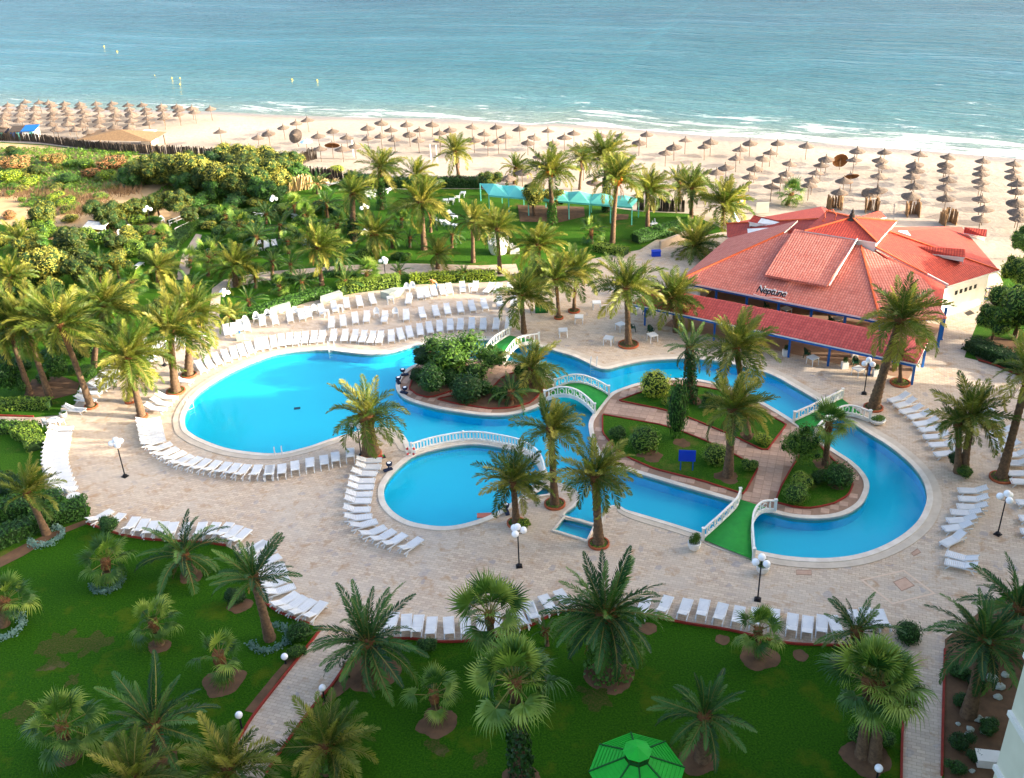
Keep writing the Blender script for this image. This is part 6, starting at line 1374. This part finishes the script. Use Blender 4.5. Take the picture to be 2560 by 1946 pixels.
# fallen or bleached things in the garden
def rail(pts, label, hts=(.35, .75)):
    l = PL(pts); o0 = l[0].copy(); t = thing('white_railing', label, 'railing', o0)
    for h_ in hts:
        mb = MB()
        for a, b in zip(l, l[1:]): mb.bar(a-o0+Vector((0, 0, h_)), b-o0+Vector((0, 0, h_)), .08, .08)
        mb.obj('rail', M['whitepaint'], t)
    for q in resample(l, 1.2): mb = MB(); mb.bar(q-o0, q-o0+Vector((0, 0, .8)), .07); mb.obj('post', M['whitepaint'], t)
rail([(425,566),(470,548),(490,540)],'white railings beside the narrow garden path'); rail([(440,586),(490,562)],'shorter white railing of the garden path'); rail([(275,600),(300,622),(312,620)],'low white pipe rail by the garden bench')
c = P(245, 592); t = thing('garden_awning', 'white garden bench with blue edged canopy among olive trees', 'bench', c, -.4); mb = MB(); mb.box((0, 0, 1.5), (3.2, 1.4, .08), M=Matrix.Rotation(.35, 3, 'X')); mb.obj('canopy', M['whitepaint'], t); mb = MB(); mb.box((0, .66, 1.75), (3.25, .1, .12)); mb.obj('blue_edge', M['navy'], t)
for s_ in (-1, 1): mb = MB(); mb.bar((s_*1.5, 0, 0), (s_*1.5, 0, 1.5), .08); mb.obj('post', M['whitepaint'], t)
mb = MB(); mb.box((0, -.2, .45), (2.8, .6, .08)); mb.obj('seat', M['whitepaint'], t)
c = P(485, 560); t = thing('white_gate', 'white lattice gate at the end of the garden railings', 'gate', c, .3)
for k in range(5): mb = MB(); mb.box((-.6+.3*k, 0, .65), (.1, .05, 1.3)); mb.obj('picket', M['whitepaint'], t)
for z_ in (.3, .7, 1.1): mb = MB(); mb.box((0, 0, z_), (1.5, .06, .08)); mb.obj('rail', M['whitepaint'], t)
c = P(780, 470); t = thing('straw_heap', 'cream coloured curved straw mound at the grove edge', 'straw mound', c, .5); mb = MB()
for k in range(120): f = random.random(); q = Vector((-4+8*f, random.gauss(0, .4), 0)); mb.bar(q, q+Vector((random.gauss(.2, .3), random.gauss(0, .3), 1.0+.7*math.sin(f*5)+random.random()*.4)), .18, .06)
mb.obj('straw', simple('straw', 'D9C08A', 'C4A870', 3, .95), t)
# items on the sand
c = P(1851, 522); t = thing('yellow_board', 'yellow sign board with white disc on the sand', 'sign', c, .2); mb = MB(); mb.box((0, 0, 1.0), (1.2, .08, 1.2)); mb.obj('board', simple('yellow', 'E0A838', rough=.6), t); mb = MB(); mb.lathe([(.001, 0), (.3, 0)], 14); q = mb.obj('white_disc', M['whitepaint'], t); q.location = (0, -.05, 1.0); q.rotation_euler = (R(90), 0, 0); mb = MB(); mb.bar((0, .02, 0), (0, .02, .5), .1); mb.obj('post', M['wood'], t)
c = P(1905, 535); mb = MB(); mb.box((0, 0, .8), (1.6, .08, 1.4)); mb.bar((-.6, 0, 0), (-.6, 0, .2), .1); mb.bar((.6, 0, 0), (.6, 0, .2), .1); tag(mb.obj('grey_board', M['silverstone'], None, False, c), 'grey panel standing on the sand beside the restaurant corner', 'board')
c = P(1833, 560); t = thing('beach_tent', 'small blue and white folded beach tent at the roof corner', 'tent', c); mb = MB(); mb.lathe([(.9, 0), (.35, 1.0), (.03, 1.5)], 6); mb.obj('cloth', blu, t)
c = P(1634, 565); mb = MB(); mb.box((0, 0, .3), (.9, .5, .1), .4); mb.bar((-.3, 0, 0), (-.1, .1, .6), .1); mb.bar((.3, 0, 0), (.1, .1, .9), .1); tag(mb.obj('lawn_cart', M['white'], None, False, c), 'small white cart on the lawn beside the palm', 'cart')
# pale volleyball posts and sea buoys
for x, y in ((1078,405),(1093,406),(884,392)):
    c = P(x, y); mb = MB(); mb.lathe([(.08, 0), (.06, 2.6), (.001, 2.62)], 6); tag(mb.obj('net_post', M['whitepaint'], None, False, c), 'thin pale net post planted in the open sand', 'post', 'net posts on the sand')
ym = simple('buoy_yellow', 'E8C83C', rough=.5)
for x, y in [(260,117),(293,130),(387,191),(430,197),(450,197),(450,212),(793,202),(730,200)]:
    c = P(x, y, -.15); t = thing('marker_buoy', 'small yellow marker buoy floating offshore', 'buoy', c, 0, 'marker buoys offshore'); mb = MB(); mb.lathe([(.01, -.2), (.2, 0), (.15, .12), (.04, .2), (.01, .22)], 10); mb.obj('float', ym, t); mb = MB(); mb.bar((0, 0, .15), (0, 0, .34), .05); mb.obj('mast', ym, t)
# ------------------------------------------------------------------ person bending over a lounger
def person(x, y, rz):
    b = P(x, y); t = thing('person', 'person in jeans and orange top bending over a lounger at the hedge', 'person', b, rz)
    V = [(0, 0, .92), (.16, 0, 1.12), (.36, 0, 1.28), (.50, 0, 1.34), (.58, 0, 1.36), (.0, .10, .88), (.05, .11, .48), (-.04, .11, .07), (.12, .12, .03), (.0, -.10, .88), (-.02, -.11, .48), (-.12, -.11, .07), (.04, -.12, .03), (.40, .19, 1.27), (.46, .23, 1.0), (.60, .2, .78), (.66, .19, .70), (.40, -.19, 1.27), (.48, -.23, 1.0), (.62, -.2, .78), (.68, -.19, .70), (.66, 0, 1.40), (.74, 0, 1.42)]
    E_ = [(0, 1), (1, 2), (2, 3), (3, 4), (0, 5), (5, 6), (6, 7), (7, 8), (0, 9), (9, 10), (10, 11), (11, 12), (2, 13), (13, 14), (14, 15), (15, 16), (2, 17), (17, 18), (18, 19), (19, 20), (4, 21), (21, 22)]
    rd = [.14, .13, .15, .07, .06, .10, .07, .05, .04, .10, .07, .05, .04, .06, .05, .04, .035, .06, .05, .04, .035, .10, .085]
    me = bpy.data.meshes.new('body'); me.from_pydata(V, E_, []); ob = bpy.data.objects.new('body_tmp', me); COL.objects.link(ob)
    md = ob.modifiers.new('s', 'SKIN')
    for i, r_ in enumerate(rd): me.skin_vertices[0].data[i].radius = (r_, r_)
    me.skin_vertices[0].data[0].use_root = True; ob.modifiers.new('u', 'SUBSURF').levels = 2
    bpy.context.view_layer.update(); bm_ = bpy.data.meshes.new_from_object(ob.evaluated_get(bpy.context.evaluated_depsgraph_get())); COL.objects.unlink(ob)
    bm_.materials.clear()
    for k in ('skin', 'denim', 'shirt', 'hair'): bm_.materials.append(M[k])
    for p in bm_.polygons:
        c = p.center; p.use_smooth = True
        p.material_index = 1 if c.z < .95 and c.x < .3 and c.z > .12 else (2 if c.z > .9 and c.x < .5 and c.z < 1.5 else 0)
        if c.x > .6 and c.z > 1.40: p.material_index = 3
    link('body', bm_, t)
person(1092, 727, R(200))

# drains and slots of the pool
for x, y, lx, ly, lab in [(743,1021,.55,.35,'dark drain plate on the floor of the big pool'),(1548,934,.9,.1,'dark slot on the floor of the restaurant side channel nearest the ladder'),(1620,919,.9,.1,'dark slot in the middle of the restaurant side channel'),(1673,906,.8,.1,'dark slot beside the restaurant side channel edge'),(2168,1100,.9,.12,'dark slot in the island loop below the bridge'),(2228,1141,.9,.12,'dark slot in the outer curve of the island loop')]:
    mb = MB(); mb.box((0, 0, 0), (lx, ly, .03), -.5 if x > 2000 else .15); c = P(x, y, -.92); tag(mb.obj('pool_drain', M['navy'], None, False, c), lab, 'drain')
